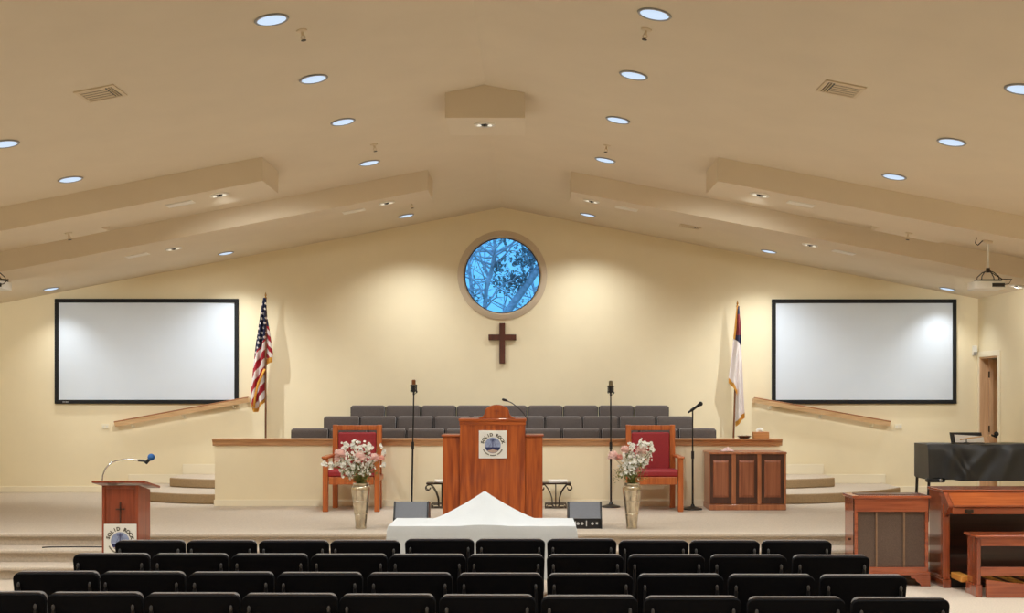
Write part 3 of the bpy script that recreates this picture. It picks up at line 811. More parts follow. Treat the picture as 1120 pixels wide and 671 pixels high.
# ------------------------------------------------------------------ microphones on stands
def mic_stand(px0, py_top, Y, label, px1=None):
    x = wx(px0, Y); x1 = wx(px1, Y) if px1 else x
    zt = wz(py_top, Y)
    t = thing('microphone_stand', (x, Y, ZS), label, 'microphone stand', 'black microphone stands')
    bm = B(); lathe(bm, [(.001, ZS), (.128, ZS), (.132, ZS+.008), (.125, ZS+.018), (.07, ZS+.032), (.03, ZS+.045), (.02, ZS+.07), (.012, ZS+.075)], (x, Y, 0), 32, cap=False); obj('base', bm, 'blackmetal', t, smooth=40)
    zm = ZS + (zt-ZS)*.55; xm2 = x+(x1-x)*.55
    bm = B(); tube(bm, [(x, Y, ZS+.06), (xm2, Y, zm)], .0135, 10); obj('pole', bm, 'blackmetal', t, smooth=40)
    bm = B(); tube(bm, [(x+(x1-x)*.53, Y, zm-.05), (xm2, Y, zm+.05)], .02, 10); obj('clutch', bm, 'black', t, smooth=40)
    bm = B(); tube(bm, [(xm2, Y, zm), (x1, Y, zt)], .0095, 10); obj('upper_tube', bm, 'blackmetal', t, smooth=40)
    return x1, Y, zt
def condenser(x, Y, z, label, grille):
    t = thing('condenser_microphone', (x, Y, z), label, 'microphone', 'side-address microphones on stands')
    bm = B(); tube(bm, [(x, Y, z-.005), (x, Y, z+.035)], .013, 10); obj('stand_adapter', bm, 'black', t, smooth=40)
    bm = B(); tube(bm, [(x, Y, z+.03), (x, Y, z+.045), (x, Y, z+.135)], [.016, .026, .026], 16); obj('body', bm, 'black', t, smooth=40)
    bm = B(); tube(bm, [(x, Y, z+.137), (x, Y, z+.195), (x, Y, z+.205)], [.027, .027, .018], 16); obj('grille', bm, grille, t, smooth=40)
    bm = B()
    for zz in (z+.05, z+.125):
        n = 20; tube(bm, [(x+.048*math.cos(2*PI*k/n), Y+.048*math.sin(2*PI*k/n), zz) for k in range(n+1)], .0045, 6)
    for k in range(4):
        a = PI/4 + k*PI/2; cx, cy = x+.05*math.cos(a), Y+.05*math.sin(a)
        tube(bm, [(cx, cy, z+.03), (cx, cy, z+.14)], .0055, 6); tube(bm, [(cx, cy, z+.05), (x+.02*math.cos(a), Y+.02*math.sin(a), z+.07)], .002, 5)
    tube(bm, [(x, Y, z+.0), (x+.045, Y, z+.03), (x+.049, Y, z+.05)], .005, 6)
    obj('shock_mount', bm, 'tube', t, smooth=40)
def dynamic(x, Y, z, tip, tail, label):
    t = thing('handheld_microphone', (x, Y, z), label, 'microphone')
    a, b = Vector(tail), Vector(tip); d = (b-a).normalized(); L = (b-a).length
    bm = B(); tube(bm, [a, a+d*.02, a+d*(L-.06), a+d*(L-.045)], [.01, .013, .02, .026], 12); obj('handle', bm, 'black', t, smooth=50)
    bm = B(); ball(bm, b-d*.022, .031, 14, 10); obj('grille_ball', bm, 'blackmetal', t, smooth=60)
    bm = B(); c = a+(b-a)*.35; tube(bm, [(x, Y, z-.005), (x, Y, z+.01), c-Vector((0,0,.01))], .011, 8); tube(bm, [c-d*.03, c+d*.03], .021, 10); obj('clip', bm, 'blackmetal', t, smooth=40)
p = mic_stand(450.3, 432, 16.9, 'black microphone stand behind the floor monitor, nearest the small lectern', 452.5); condenser(*p, 'studio microphone with copper head on the stand nearer the striped flag', 'micbrown')
p = mic_stand(668.2, 433, 16.96, 'black microphone stand between the pulpit and the chair on the organ side', 668); condenser(*p, 'studio microphone with silver head on the stand behind the vase on the organ side', 'micolive')
p = mic_stand(757.6, 449, 16.62, 'slim microphone stand between the throne chair and the three-panel cabinet')
dynamic(*p, (wx(767.5, 16.62), 16.6, wz(441, 16.62)), (wx(752.5, 16.62), 16.64, wz(452, 16.62)), 'tilted black vocal microphone on the stand beside the cabinet')

# ------------------------------------------------------------------ floor monitors
def monitor(px0, px1, Y, label):
    x0, x1 = wx(px0, Y), wx(px1, Y); h = .30
    t = thing('floor_monitor', ((x0+x1)/2, Y+.15, ZS), label, 'speaker', 'grey wedge speakers at the stage edge')
    bm = B(); prism_x(bm, [(Y, ZS), (Y, ZS+.115), (Y+.09, ZS+h), (Y+.30, ZS+h-.03), (Y+.34, ZS)], x0+.015, x1-.015); body = obj('cabinet', bm, 'black', t, .006)
    bm = B(); prism_x(bm, [(Y-.008, ZS+.12), (Y+.082, ZS+h+.004), (Y+.09, ZS+h), (Y, ZS+.115)], x0+.02, x1-.02); obj('grille', bm, 'grey', t, .003)
    for a in (x0, x1-.015):
        bm = B(); prism_x(bm, [(Y-.012, ZS), (Y-.012, ZS+.12), (Y+.08, ZS+h+.008), (Y+.31, ZS+h-.02), (Y+.35, ZS)], a, a+.015); obj('side_cheek', bm, 'blackmetal', t, .003)
    bm = B()
    for i in range(3): lathe(bm, [(.014, 0), (.016, .006), (.01, .006)], (0,0,0), 10)
    bmesh.ops.delete(bm, geom=bm.verts[:], context='VERTS')
    for i, u in enumerate((.3, .42, .72)):
        xx = x0+(x1-x0)*u; n = 12
        q = [bm.verts.new((xx+.017*math.cos(2*PI*k/n), Y-.003, ZS+.06+.017*math.sin(2*PI*k/n))) for k in range(n)]
        q2 = [bm.verts.new((xx+.017*math.cos(2*PI*k/n), Y+.001, ZS+.06+.017*math.sin(2*PI*k/n))) for k in range(n)]
        bm.faces.new(q)
        for k in range(n): bm.faces.new((q[k], q[(k+1)%n], q2[(k+1)%n], q2[k]))
    box(bm, x0+(x1-x0)*.53, x0+(x1-x0)*.56, Y-.003, Y+.001, ZS+.03, ZS+.095); box(bm, x0+(x1-x0)*.2, x0+(x1-x0)*.24, Y-.003, Y+.001, ZS+.035, ZS+.085); box(bm, x0+(x1-x0)*.82, x0+(x1-x0)*.88, Y-.003, Y+.001, ZS+.05, ZS+.075)
    obj('connector_panel', bm, 'label', t)
monitor(430, 468.5, 14.28, 'grey wedge floor monitor between the table and the small lectern side vase')
monitor(621, 658.5, 14.25, 'grey wedge floor monitor with connector panel, beside the organ side vase')

# ------------------------------------------------------------------ iron side tables
def iron_table(cpx, label, labp):
    Y = 16.85; cx = wx(cpx, Y); zt = wz(528, Y)
    t = thing('side_table', (cx, Y, ZS), label, 'side table', 'small scrolled iron tables beside the pulpit')
    bm = B(); prism_z(bm, rounded(.42, .22, .02, 3, cx-.21, Y-.11), zt-.022, zt); obj('tabletop', bm, 'iron', t, .004)
    for s in (-1, 1):
        bm = B()
        for yy in (-.07, .07):
            pts = [(cx+s*.045, Y+yy, ZS+.03), (cx+s*.05, Y+yy, ZS+.13), (cx+s*.075, Y+yy, ZS+.21), (cx+s*.11, Y+yy, ZS+.27), (cx+s*.15, Y+yy, zt-.03), (cx+s*.185, Y+yy, zt-.035)]
            c = (cx+s*.185, zt-.075)
            for k in range(14):
                a = PI/2 - s*0 - k/13*1.55*PI; rr = .04 - .016*k/13
                pts.append((c[0]+s*rr*math.cos(a), Y+yy, c[1]+rr*math.sin(a)))
            tube(bm, pts, .0065, 6)
        obj('scroll_leg', bm, 'iron', t, smooth=50)
    bm = B(); tube(bm, [(cx, Y-.07, ZS+.02), (cx, Y-.07, zt-.02)], .006, 6); tube(bm, [(cx, Y+.07, ZS+.02), (cx, Y+.07, zt-.02)], .006, 6); obj('centre_rod', bm, 'iron', t, smooth=50)
    bm = B()
    for zz in (ZS+.008, ZS+.06):
        tube(bm, [(cx-.14, Y-.08, zz), (cx+.14, Y-.08, zz), (cx+.14, Y+.08, zz), (cx-.14, Y+.08, zz), (cx-.14, Y-.08, zz)], .007, 6)
    for a in (-.14, .14):
        for b_ in (-.08, .08): tube(bm, [(cx+a, Y+b_, ZS+.0), (cx+a, Y+b_, ZS+.065)], .007, 6)
    for s in (-1, 1):
        n = 14; tube(bm, [(cx+s*.075+.045*math.cos(2*PI*k/n), Y-.08, ZS+.034+.018*math.sin(2*PI*k/n)) for k in range(n+1)], .005, 5)
    obj('base_frame', bm, 'iron', t, smooth=50)
    o = thing('paper_stack', (cx+.03, Y, zt), labp, 'papers', 'papers on the iron side tables')
    for i in range(4):
        bm = B(); a = rnd.uniform(-.1, .1); ca, sa = math.cos(a), math.sin(a)
        q = [(cx+.03+u*ca-w*sa, Y+u*sa+w*ca) for u, w in ((-.13, -.085), (.13, -.085), (.13, .085), (-.13, .085))]
        prism_z(bm, q, zt+.001+i*.009, zt+.009+i*.009); obj('sheet', bm, 'paper', o, .002)
iron_table(483.5, 'small scrolled iron table half hidden behind the pulpit, striped flag side', 'white papers on the iron table, striped flag side of the pulpit')
iron_table(607.8, 'small scrolled iron table beside the pulpit, organ side', 'white papers on the iron table, organ side of the pulpit')

# ------------------------------------------------------------------ communion table under its cloth
TX0, TX1, TY0, TY1, TZ = -1.31, .455, 11.6, 12.36, .755
t = thing('folding_table', ((TX0+TX1)/2, (TY0+TY1)/2, 0), 'long table hidden under the white peaked cloth', 'table')
bm = B(); box(bm, TX0+.02, TX1-.02, TY0+.02, TY1-.02, TZ-.05, TZ-.012); obj('tabletop', bm, 'throne', t, .006)
for x in (TX0+.12, TX1-.12):
    for y in (TY0+.1, TY1-.1):
        bm = B(); box(bm, x-.025, x+.025, y-.025, y+.025, 0, TZ-.05); obj('leg', bm, 'throne', t, .004)
bm = B(); NX, NY = 72, 34
mxx, myy = wx(530, 12.0), 12.0
def clothz(x, y):
    dx, dy = abs(x-mxx)/.60, abs(y-myy)/.42
    r_ = math.sqrt(dx*dx + dy*dy*.9)
    f = max(0, 1-r_)
    return TZ + .30*(f**1.35) - .0006*math.sin(x*23+y*9)
W2, D2 = (TX1-TX0)/2, (TY1-TY0)/2; tcx, tcy = (TX0+TX1)/2, (TY0+TY1)/2
hang = .5
grid = {}
HN = 12
idx_x = [(-1, j) for j in range(HN, 0, -1)] + [(0, i) for i in range(NX+1)] + [(1, j) for j in range(1, HN+1)]
idx_y = [(-1, j) for j in range(HN, 0, -1)] + [(0, i) for i in range(NY+1)] + [(1, j) for j in range(1, HN+1)]
for a, (kx, i) in enumerate(idx_x):
    for b, (ky, j) in enumerate(idx_y):
        hx = i/HN*hang if kx else 0; hy = j/HN*hang if ky else 0
        x = tcx + (kx*W2 if kx else -W2 + 2*W2*i/NX); y = tcy + (ky*D2 if ky else -D2 + 2*D2*j/NY)
        hh = max(hx, hy); z = clothz(x, y) - hh
        rad = .008
        fl = 0
        if kx: x += kx*(rad + .10*hx + .012*math.sin(y*14)*hx/.5)
        if ky: y += ky*(rad + .04*hy + .010*math.sin(x*11+.6)*hy/.5 + .006*math.sin(x*27)*hy/.5)
        grid[a, b] = bm.verts.new((x, y, z))
for a in range(len(idx_x)-1):
    for b in range(len(idx_y)-1): bm.faces.new((grid[a,b], grid[a+1,b], grid[a+1,b+1], grid[a,b+1]))
o = obj('tablecloth', bm, 'cloth', smooth=38); tag(o, 'white cloth rising to a peak over the table in front of the pulpit', 'tablecloth')

# ------------------------------------------------------------------ small lectern
LY = 12.35
lx = lambda p: wx(p, LY); lz = lambda p: wz(p, LY)
a0, a1 = lx(111.4), lx(151); dep = .40; zt = lz(531.5)
t = thing('lectern', ((a0+a1)/2, LY+dep/2, 0), 'narrow cherry wood lectern on the floor with square emblem sign', 'lectern')
bm = B(); box(bm, a0, a0+.03, LY, LY+.025, 0, zt); box(bm, a1-.03, a1, LY, LY+.025, 0, zt); box(bm, a0+.03, a1-.03, LY, LY+.025, zt-.03, zt); box(bm, a0+.03, a1-.03, LY, LY+.025, 0, .1); obj('front_frame', bm, 'cherry', t, .004)
bm = B(); box(bm, a0+.03, a1-.03, LY+.018, LY+.025, .1, zt-.03); fp = obj('front_panel', bm, 'cherry', t)
xm, zc = lx(131.3), lz(557.5)
bm = B(); box(bm, xm-.007, xm+.007, LY+.004, LY+.012, zc-.13, zc+.07); box(bm, xm-.045, xm+.045, LY+.004, LY+.012, zc-.006, zc+.008); obj('carved_cross', bm, 'cabd', fp)
for a, b in ((a0, a0+.022), (a1-.022, a1)):
    bm = B(); prism_x(bm, [(LY+.025, 0), (LY+dep, 0), (LY+dep, zt-.07), (LY+.025, zt)], a, b); obj('side_panel', bm, 'cherry', t, .003)
bm = B(); y0, y1 = LY-.05, LY+dep+.06; za, zb_ = zt+.03, zt-.06
prism_x(bm, [(y0, za), (y0, za+.022), (y1, zb_+.022), (y1, zb_)], a0-.085, a1+.085); obj('slanted_top', bm, 'cherry', t, .004)
emblem_sign(t, lx(131.8), lz(573.5)-.163, LY-.012, .326)
g = [(112.5,527), (113,520), (116,513), (121,507.5), (128,504), (136,502.8), (146,503), (153,504)]
bm = B(); tube(bm, [(lx(a), LY-.02+.0, lz(b)) for a, b in g], .0075, 8); gn = obj('gooseneck', bm, 'chrome', t, smooth=60)
bm = B(); tube(bm, [(lx(152), LY-.02, lz(503.8)), (lx(157), LY-.02, lz(504.2)), (lx(161), LY-.02, lz(505.5))], .012, 10); tube(bm, [(lx(160), LY-.02, lz(507)), (lx(164), LY-.02, lz(502.5))], .017, 10); obj('microphone_clip', bm, 'black', gn, smooth=40)
bm = B(); ball(bm, (lx(166), LY-.02, lz(500.3)), .035, 16, 12); obj('windscreen', bm, 'bluefoam', gn, smooth=60)
# cable on the step beside it
bm = B(); zst = 2*T+.006
cw = lambda p: wx(p, YE-.15)
tube(bm, [(cw(48), YE-.2, zst), (cw(52), YE-.17, zst), (cw(64), YE-.15, zst), (cw(85), YE-.14, zst), (cw(108), YE-.15, zst), (cw(140), YE-.13, zst), (cw(158), YE-.12, zst)], .007, 6)
tag(obj('cable', bm, 'black', smooth=60), 'thin black cable lying along the stage step behind the lectern', 'cable')

# ------------------------------------------------------------------ three-panel cabinet
KY = 16.5; kx = lambda p: wx(p, KY); kz = lambda p: wz(p, KY)
x0, x1, zt = kx(776), kx(860), kz(494.8)
t = thing('cabinet', ((x0+x1)/2, KY+.28, ZS), 'low walnut cabinet with three raised dark panels', 'cabinet')
bm = B(); box(bm, x0+.01, x1-.01, KY+.03, KY+.57, ZS+.07, zt-.03); obj('body', bm, 'cabl', t, .004)
bm = B(); box(bm, x0, x1, KY, KY+.58, ZS, ZS+.075); obj('plinth', bm, 'cabl', t, .006)
bm = B(); box(bm, x0-.008, x1+.008, KY-.008, KY+.585, zt-.03, zt); obj('top', bm, 'cabl', t, .006)
sw = (x1-x0)
for u0, u1 in ((.0, .008), (.29, .345), (.625, .675), (.972, 1.0)):
    bm = B(); box(bm, x0+sw*u0, x0+sw*u1, KY, KY+.03, ZS+.075, zt-.03); obj('stile', bm, 'cabl', t, .003)
for u0, u1 in ((.008, .29), (.345, .625), (.675, .972)):
    a, b = x0+sw*u0, x0+sw*u1
    bm = B(); box(bm, a, b, KY+.012, KY+.03, ZS+.09, zt-.03); d = obj('door', bm, 'cabd', t, .003)
    bm = B(); w = b-a; za, zb_ = ZS+.17, zt-.11
    hexa(bm, [(a+w*.2, KY-.002, za+.03), (b-w*.2, KY-.002, za+.03), (b-w*.14, KY+.012, za), (a+w*.14, KY+.012, za),
              (a+w*.2, KY-.002, zb_-.03), (b-w*.2, KY-.002, zb_-.03), (b-w*.14, KY+.012, zb_), (a+w*.14, KY+.012, zb_)])
    obj('raised_panel', bm, 'cabm', d, .003)
bm = B(); r = random.Random(4); cxx, cyy = kx(797.5), KY+.15
G = {}
for i in range(15):
    for j in range(11):
        u, w = i/14-.5, j/10-.5; rr = math.sqrt((2*u)**2+(2*w)**2)
        G[i,j] = bm.verts.new((cxx+u*.17, cyy+w*.14, zt+.004+max(0, 1-rr*.85)*(.05+.018*math.sin(u*24+w*9)+.012*math.sin(w*30))))
for i in range(14):
    for j in range(10): bm.faces.new((G[i,j], G[i+1,j], G[i+1,j+1], G[i,j+1]))
o = obj('folded_cloth', bm, 'pinkcloth', smooth=80); tag(o, 'crumpled pale pink cloth on top of the three-panel cabinet', 'cloth')
md = o.modifiers.new('thickness', 'SOLIDIFY'); md.thickness = .003; md.offset = 1

# things on the oak cap
cy_ = BARY+.06
x0, x1 = wx(823.3, cy_), wx(840.5, cy_)
t = thing('tissue_box', ((x0+x1)/2, cy_, CAPZ), 'tan tissue box on the oak rail near the white flag', 'tissue box')
bm = B(); box(bm, x0, x1, cy_-.06, cy_+.06, CAPZ, CAPZ+.09); obj('carton', bm, 'kraft', t, .004)
bm = B()
for k in range(7):
    petal(bm, Vector(((x0+x1)/2-.01, cy_, CAPZ+.088)), Vector((math.cos(k*.9)*.8, math.sin(k*.9)*.5, 1)), Vector((0,1,0)), .06, .07, .3)
obj('tissue', bm, 'white', t, norm=False)
x0, x1 = wx(806, cy_), wx(822, cy_); xm = (x0+x1)/2
t = thing('offering_dish', (xm, cy_, CAPZ), 'small dark shallow dish on the oak rail beside the tissue box', 'dish')
bm = B(); lathe(bm, [(.001, CAPZ), (.06, CAPZ), (.09, CAPZ+.025), (.1, CAPZ+.036), (.094, CAPZ+.036), (.06, CAPZ+.012), (.001, CAPZ+.01)], (xm, cy_, 0), 28, cap=False); obj('bowl', bm, 'cabd', t, smooth=50)
for dx in (-.035, .03):
    bm = B(); ball(bm, (xm+dx, cy_-.01, CAPZ+.032), .018, 12, 8, (1.3, 1, .7)); obj('candy', bm, 'silver', t, smooth=60)

# ------------------------------------------------------------------ projection screens
def pscreen(p0, p1, q0, q1, label):
    y = YW-.05; x0, x1, z0, z1 = wx(p0, y), wx(p1, y), wz(q1, y), wz(q0, y)
    t = thing('projection_screen', ((x0+x1)/2, YW-.03, z0), label, 'projection screen', 'wall projection screens')
    fw = .062
    bm = B(); prism_y(bm, [(x0, z0), (x1, z0), (x1, z1), (x0, z1)], y, YW-.004)
    bmesh.ops.delete(bm, geom=bm.verts[:], context='VERTS')
    for a in ((x0, x1, z0, z0+fw), (x0, x1, z1-fw, z1), (x0, x0+fw, z0+fw, z1-fw), (x1-fw, x1, z0+fw, z1-fw)): box(bm, a[0], a[1], y, YW-.004, a[2], a[3])
    obj('frame', bm, 'screenframe', t, .006)
    bm = B(); box(bm, x0+fw-.002, x1-fw+.002, y+.015, y+.02, z0+fw-.002, z1-fw+.002); obj('screen_fabric', bm, 'screen', t)
    return t, x0, z0, y, fw
t, x0, z0, y, fw = pscreen(59.5, 260.5, 327, 442, 'black framed white projection screen beside the striped flag')
bm = B()
for i, w in enumerate((.016, .012, .02, .014, .012)): box(bm, x0+.13+i*.022, x0+.13+i*.022+w, y-.002, y+.001, z0+.022, z0+.036)
obj('maker_badge', bm, 'label', t)
pscreen(844.5, 1046.5, 327.5, 442, 'black framed white projection screen near the side door')

# ------------------------------------------------------------------ handrails
def handrail(pa, pb, label):
    y = YW-.105; a = Vector((wx(pa[0], y), y, wz(pa[1], y))); b = Vector((wx(pb[0], y), y, wz(pb[1], y)))
    t = thing('handrail', ((a.x+b.x)/2, y, (a.z+b.z)/2), label, 'handrail', 'sloping oak handrails on the back wall')
    d = (b-a).normalized(); n = Vector((-d.z, 0, d.x)); 
    if n.z < 0: n = -n
    def bar(bm, p, q, hw, prof):
        A = [bm.verts.new(p + Vector((0, dy, 0)) + n*dz) for dy, dz in prof]; Bv = [bm.verts.new(q + Vector((0, dy, 0)) + n*dz) for dy, dz in prof]
        m = len(prof); bm.faces.new(A); bm.faces.new(Bv[::-1])
        for i in range(m): bm.faces.new((A[i], Bv[i], Bv[(i+1)%m], A[(i+1)%m]))
    prof = [(-.034, .04), (-.042, .024), (-.038, .004), (-.026, -.012), (-.024, -.04), (.024, -.04), (.026, -.012), (.038, .004), (.042, .024), (.034, .04), (0, .046)]
    bm = B(); bar(bm, a, b, .03, prof); rl = obj('rail', bm, 'oakrail', t, smooth=40)
    bm = B(); bar(bm, a+n*.036, b+n*.036, .03, [(-.047, -.006), (.044, -.006), (.044, .006), (.0, .014), (-.04, .012), (-.047, .006)]); obj('rail_top', bm, 'oakdark', rl, smooth=40)
    for e, s in ((a, 1), (b, -1)):
        bm = B(); p = e + d*s*.02; box(bm, p.x-.025, p.x+.025, y+.02, YW-.002, p.z-.035, p.z+.03); obj('end_return', bm, 'oakrail', t, .004)
    L = (b-a).length
    for f in (.12, .5, .88):
        p = a + d*L*f; bm = B()
        tube(bm, [(p.x, y, p.z-.03), (p.x, y+.02, p.z-.075), (p.x, YW-.01, p.z-.085)], .009, 8)
        n2 = 14; q = [bm.verts.new((p.x+.03*math.cos(2*PI*k/n2), YW-.012, p.z-.085+.03*math.sin(2*PI*k/n2))) for k in range(n2)]; q2 = [bm.verts.new((v.co.x, YW-.002, v.co.z)) for v in q]
        bm.faces.new(q)
        for k in range(n2): bm.faces.new((q[k], q[(k+1)%n2], q2[(k+1)%n2], q2[k]))
        obj('bracket', bm, 'plate', t, smooth=40)
handrail((126, 464.5), (272.5, 437.5), 'sloping oak handrail on the wall under the screen beside the striped flag')
handrail((824.5, 438), (973, 464), 'sloping oak handrail on the wall under the screen near the door')

# wall plates and sensor
def plate(px0, px1, q0, q1, label, y=YW, kind='outlet'):
    x0, x1, z0, z1 = wx(px0, y), wx(px1, y), wz(q1, y), wz(q0, y)
    t = thing('wall_plate', ((x0+x1)/2, y-.005, z0), label, 'wall plate', 'ivory plates on the back wall')
    bm = B(); box(bm, x0, x1, y-.014, y-.001, z0, z1); obj('cover', bm, 'plate', t, .003)
    bm = B(); w, h = x1-x0, z1-z0
    for u in ((-.22, .22) if w > h else (0,)):
        for v_ in ((0,) if w > h else (-.22, .22)):
            cx, cz = (x0+x1)/2+u*w, (z0+z1)/2+v_*h; s = min(w, h)*.3
            box(bm, cx-s/2, cx+s/2, y-.018, y-.014, cz-s/2, cz+s/2)
    obj('socket', bm, 'whitepl', t, .002)
plate(111.5, 119.5, 464, 469.5, 'ivory wall plate below the handrail on the striped flag side')
plate(978.5, 986.5, 464, 469.5, 'ivory wall plate beside the end of the handrail near the door')
plate(1005.5, 1010.5, 505, 513.5, 'upright ivory wall outlet beside the black covered keyboard')
t = thing('motion_sensor', (7.06, YW-.03, 2.66), 'small white sensor high in the corner beside the door', 'sensor')
bm = B(); prism_x(bm, [(YW, 2.60), (YW-.03, 2.60), (YW-.06, 2.66), (YW-.05, 2.76), (YW, 2.76)], 7.02, 7.09); obj('housing', bm, 'whitepl', t, .008)
bm = B(); hexa(bm, [(7.03, YW-.05, 2.615), (7.08, YW-.05, 2.615), (7.08, YW-.03, 2.61), (7.03, YW-.03, 2.61), (7.03, YW-.064, 2.66), (7.08, YW-.064, 2.66), (7.08, YW-.05, 2.66), (7.03, YW-.05, 2.66)]); obj('sensor_lens', bm, 'greyrim', t)

# ------------------------------------------------------------------ cross
y = YW-.02
t = thing('wall_cross', (wx(549.3, y), y, wz(398, y)), 'dark wooden cross on the wall under the round window', 'cross')
bm = B(); cx = wx(549.3, y); w = .045
za, zb_, zc = wz(353.5, y), wz(398, y), wz(369.2, y); xa, xb = wx(534.3, y), wx(564.6, y)
prism_y(bm, [(cx-w, zb_), (cx+w, zb_), (cx+w, zc-w), (xb, zc-w), (xb, zc+w), (cx+w, zc+w), (cx+w, za), (cx-w, za), (cx-w, zc+w), (xa, zc+w), (xa, zc-w), (cx-w, zc-w)], y-.025, YW-.002)
obj('beams', bm, 'crosswood', t, .006)

# ------------------------------------------------------------------ flags
def lerp(tab, v):
    if v <= tab[0][0]: return tab[0][1]
    for (a, b), (c, d) in zip(tab, tab[1:]):
        if v <= c: return b + (d-b)*(v-a)/(c-a)
    return tab[-1][1]
def drape(bm, Y, L, Rr, bot, q0, colour, folds, amp, ph=0, ns=44, nt=150):
    """hanging cloth: left and right edges by height, lower edge bot(s); colour(px, py) -> material index"""
    V = {}
    for i in range(ns+1):
        s = i/ns
        for j in range(nt+1):
            q = q0 + (bot(s)-q0)*j/nt
            px = lerp(L, q) + (lerp(Rr, q)-lerp(L, q))*s
            f = min(1, (q-q0)/25)
            y = Y + amp*f*math.sin(folds*2*PI*s + ph + .012*(q-q0)) - .02
            V[i,j] = bm.verts.new((wx(px, Y), y, wz(q, Y))), px, q
    for i in range(ns):
        for j in range(nt):
            c = [V[i,j], V[i+1,j], V[i+1,j+1], V[i,j+1]]
            fc = bm.faces.new([v[0] for v in c])
            fc.material_index = colour(sum(v[1] for v in c)/4, sum(v[2] for v in c)/4)
    return [V[i,nt] for i in range(ns+1)], [V[0,j] for j in range(nt+1)], [V[ns,j] for j in range(nt+1)]
def fringe(bm, chain, w, down=True):
    for a, b in zip(chain, chain[1:]):
        A, Bv = a[0].co.copy(), b[0].co.copy()
        off = Vector((0, -.004, -w)) if down else Vector((w, -.004, -w*.3))
        v = [bm.verts.new(p) for p in (A+Vector((0,-.006,.01)), Bv+Vector((0,-.006,.01)), Bv+off, A+off)]
        bm.faces.new(v)
def flagpole(t, x, Y, z0, z1, lean=0):
    bm = B(); tube(bm, [(x-lean, Y, z0+.08), (x, Y, z1)], .015, 12); obj('pole', bm, 'pole', t, smooth=40)
    bm = B(); lathe(bm, [(.001, z0), (.15, z0), (.15, z0+.02), (.06, z0+.05), (.03, z0+.12), (.001, z0+.12)], (x-lean, Y, 0), 28, cap=False); obj('base', bm, 'brass', t, smooth=40)
    bm = B(); lathe(bm, [(.001, z1-.01), (.018, z1-.005), (.02, z1+.015), (.008, z1+.03), (.016, z1+.05), (.010, z1+.075), (.001, z1+.105)], (x, Y, 0), 14, cap=False); obj('finial', bm, 'brass', t, smooth=50)
FY = 18.86
xp = wx(290.6, FY); zt = wz(327, FY)
t = thing('flag', (xp, FY, S2), 'furled red and white striped flag with stars on a brown pole', 'flag')
flagpole(t, xp, FY, S2, zt)
def us(px, py):
    if px < 291.5 and py < 390 - (px-278)*1.55 or (px >= 291.5 and py < 357):
        u, v = (px-276)*.9 + (py-325)*.28, (py-325) - (px-276)*.5
        cu, cv = u/4.6, v/6.2
        fu, fv = (cu % 1)-.5, ((cv + (.5 if int(cu) % 2 else 0)) % 1)-.5
        if (fu*4.6)**2 + (fv*6.2)**2 < 1.9 and py > 330: return 2
        return 0
    if px >= 291.5: return 1 if int((py - 1.2*(px-291))/5.5) % 2 == 0 else 2
    return 1 if int((py + 1.57*(px-276))/8.6) % 2 == 1 else 2
bm = B(); fr = B()
Lm = [(326,288.2), (340,285.6), (355,283.2), (380,279.2), (400,276.8), (420,274.8), (436,273.4), (448,275)]
Rm = [(326,291.2), (345,291.8), (360,292), (395,291), (420,290.6), (448,290.8)]
bt, le, ri = drape(bm, FY, Lm, Rm, lambda s: 447 - 13*max(0, s-.45)**.8*1.5 + (0 if s > .2 else -6*(1-s/.2)), 326, us, 2.2, .05)
fringe(fr, bt, .055)
bt, le, ri = drape(bm, FY+.03, [(345,290.5), (372,291.5), (397,291.5)], [(345,292), (358,294.5), (375,297), (388,298.6), (397,297.6)], lambda s: 394-3*s, 340, us, .8, .03, 1, 16, 60)
fringe(fr, bt, .075)
fl = obj('flag_cloth', bm, None, t, smooth=80, mats=['navy', 'red', 'flagwhite'], norm=False); md = fl.modifiers.new('thickness', 'SOLIDIFY'); md.thickness = .003
bt2 = B()
tube(bt2, [(wx(286,FY), FY-.08, wz(412,FY)), (wx(283.5,FY), FY-.09, wz(422,FY)), (wx(280,FY), FY-.09, wz(433,FY)), (wx(279,FY), FY-.085, wz(446,FY))], .02, 8)
tube(fr, [(wx(290.5,FY), FY-.07, wz(404,FY)), (wx(288,FY), FY-.09, wz(411,FY)), (wx(284,FY), FY-.09, wz(419,FY)), (wx(281,FY), FY-.09, wz(431,FY)), (wx(279,FY), FY-.085, wz(446,FY))], .018, 8)
bt2.free()
obj('fringe', fr, 'gold', t, smooth=60, norm=False)

xp = wx(806.6, FY); zt = wz(336, FY)
t = thing('flag', (xp, FY, S2), 'furled white flag with dark red corner and gold fringe on a brown pole', 'flag')
flagpole(t, xp, FY, S2, zt, .075)
def cf(px, py):
    if py < 370 + (px-802)*.9:
        if 344 < py < 367 and px > 803.2: return 1
        return 0
    return 2
bm = B(); fr = B()
bt, le, ri = drape(bm, FY, [(335,805.4), (345,804.4), (360,803), (378,801.4), (400,798.8), (415,796.8), (434,798)], [(335,808.4), (345,809.2), (360,811), (372,810.6), (390,809.5), (434,808.5)],
                   lambda s: 414 + 18*s**1.2, 335, cf, 1.3, .045)
fringe(fr, bt, .07)
fs = B(); fringe(fs, [v for v in le[:70]], .03, False); obj('side_fringe', fs, 'gold', t, smooth=60, norm=False)
bt, le, ri = drape(bm, FY+.05, [(360,804), (420,804.5), (470,804.5)], [(360,810), (390,811.5), (430,813), (470,815)], lambda s: 462 - 10*s, 355, cf, 1.2, .05, 1)
fs = B(); fringe(fs, bt, .075); obj('fringe', fs, 'gold', t, smooth=60, norm=False)
fl = obj('flag_cloth', bm, None, t, smooth=80, mats=['navy', 'maroon', 'flagwhite'], norm=False); md = fl.modifiers.new('thickness', 'SOLIDIFY'); md.thickness = .003
obj('fringe', fr, 'gold', t, smooth=60, norm=False)

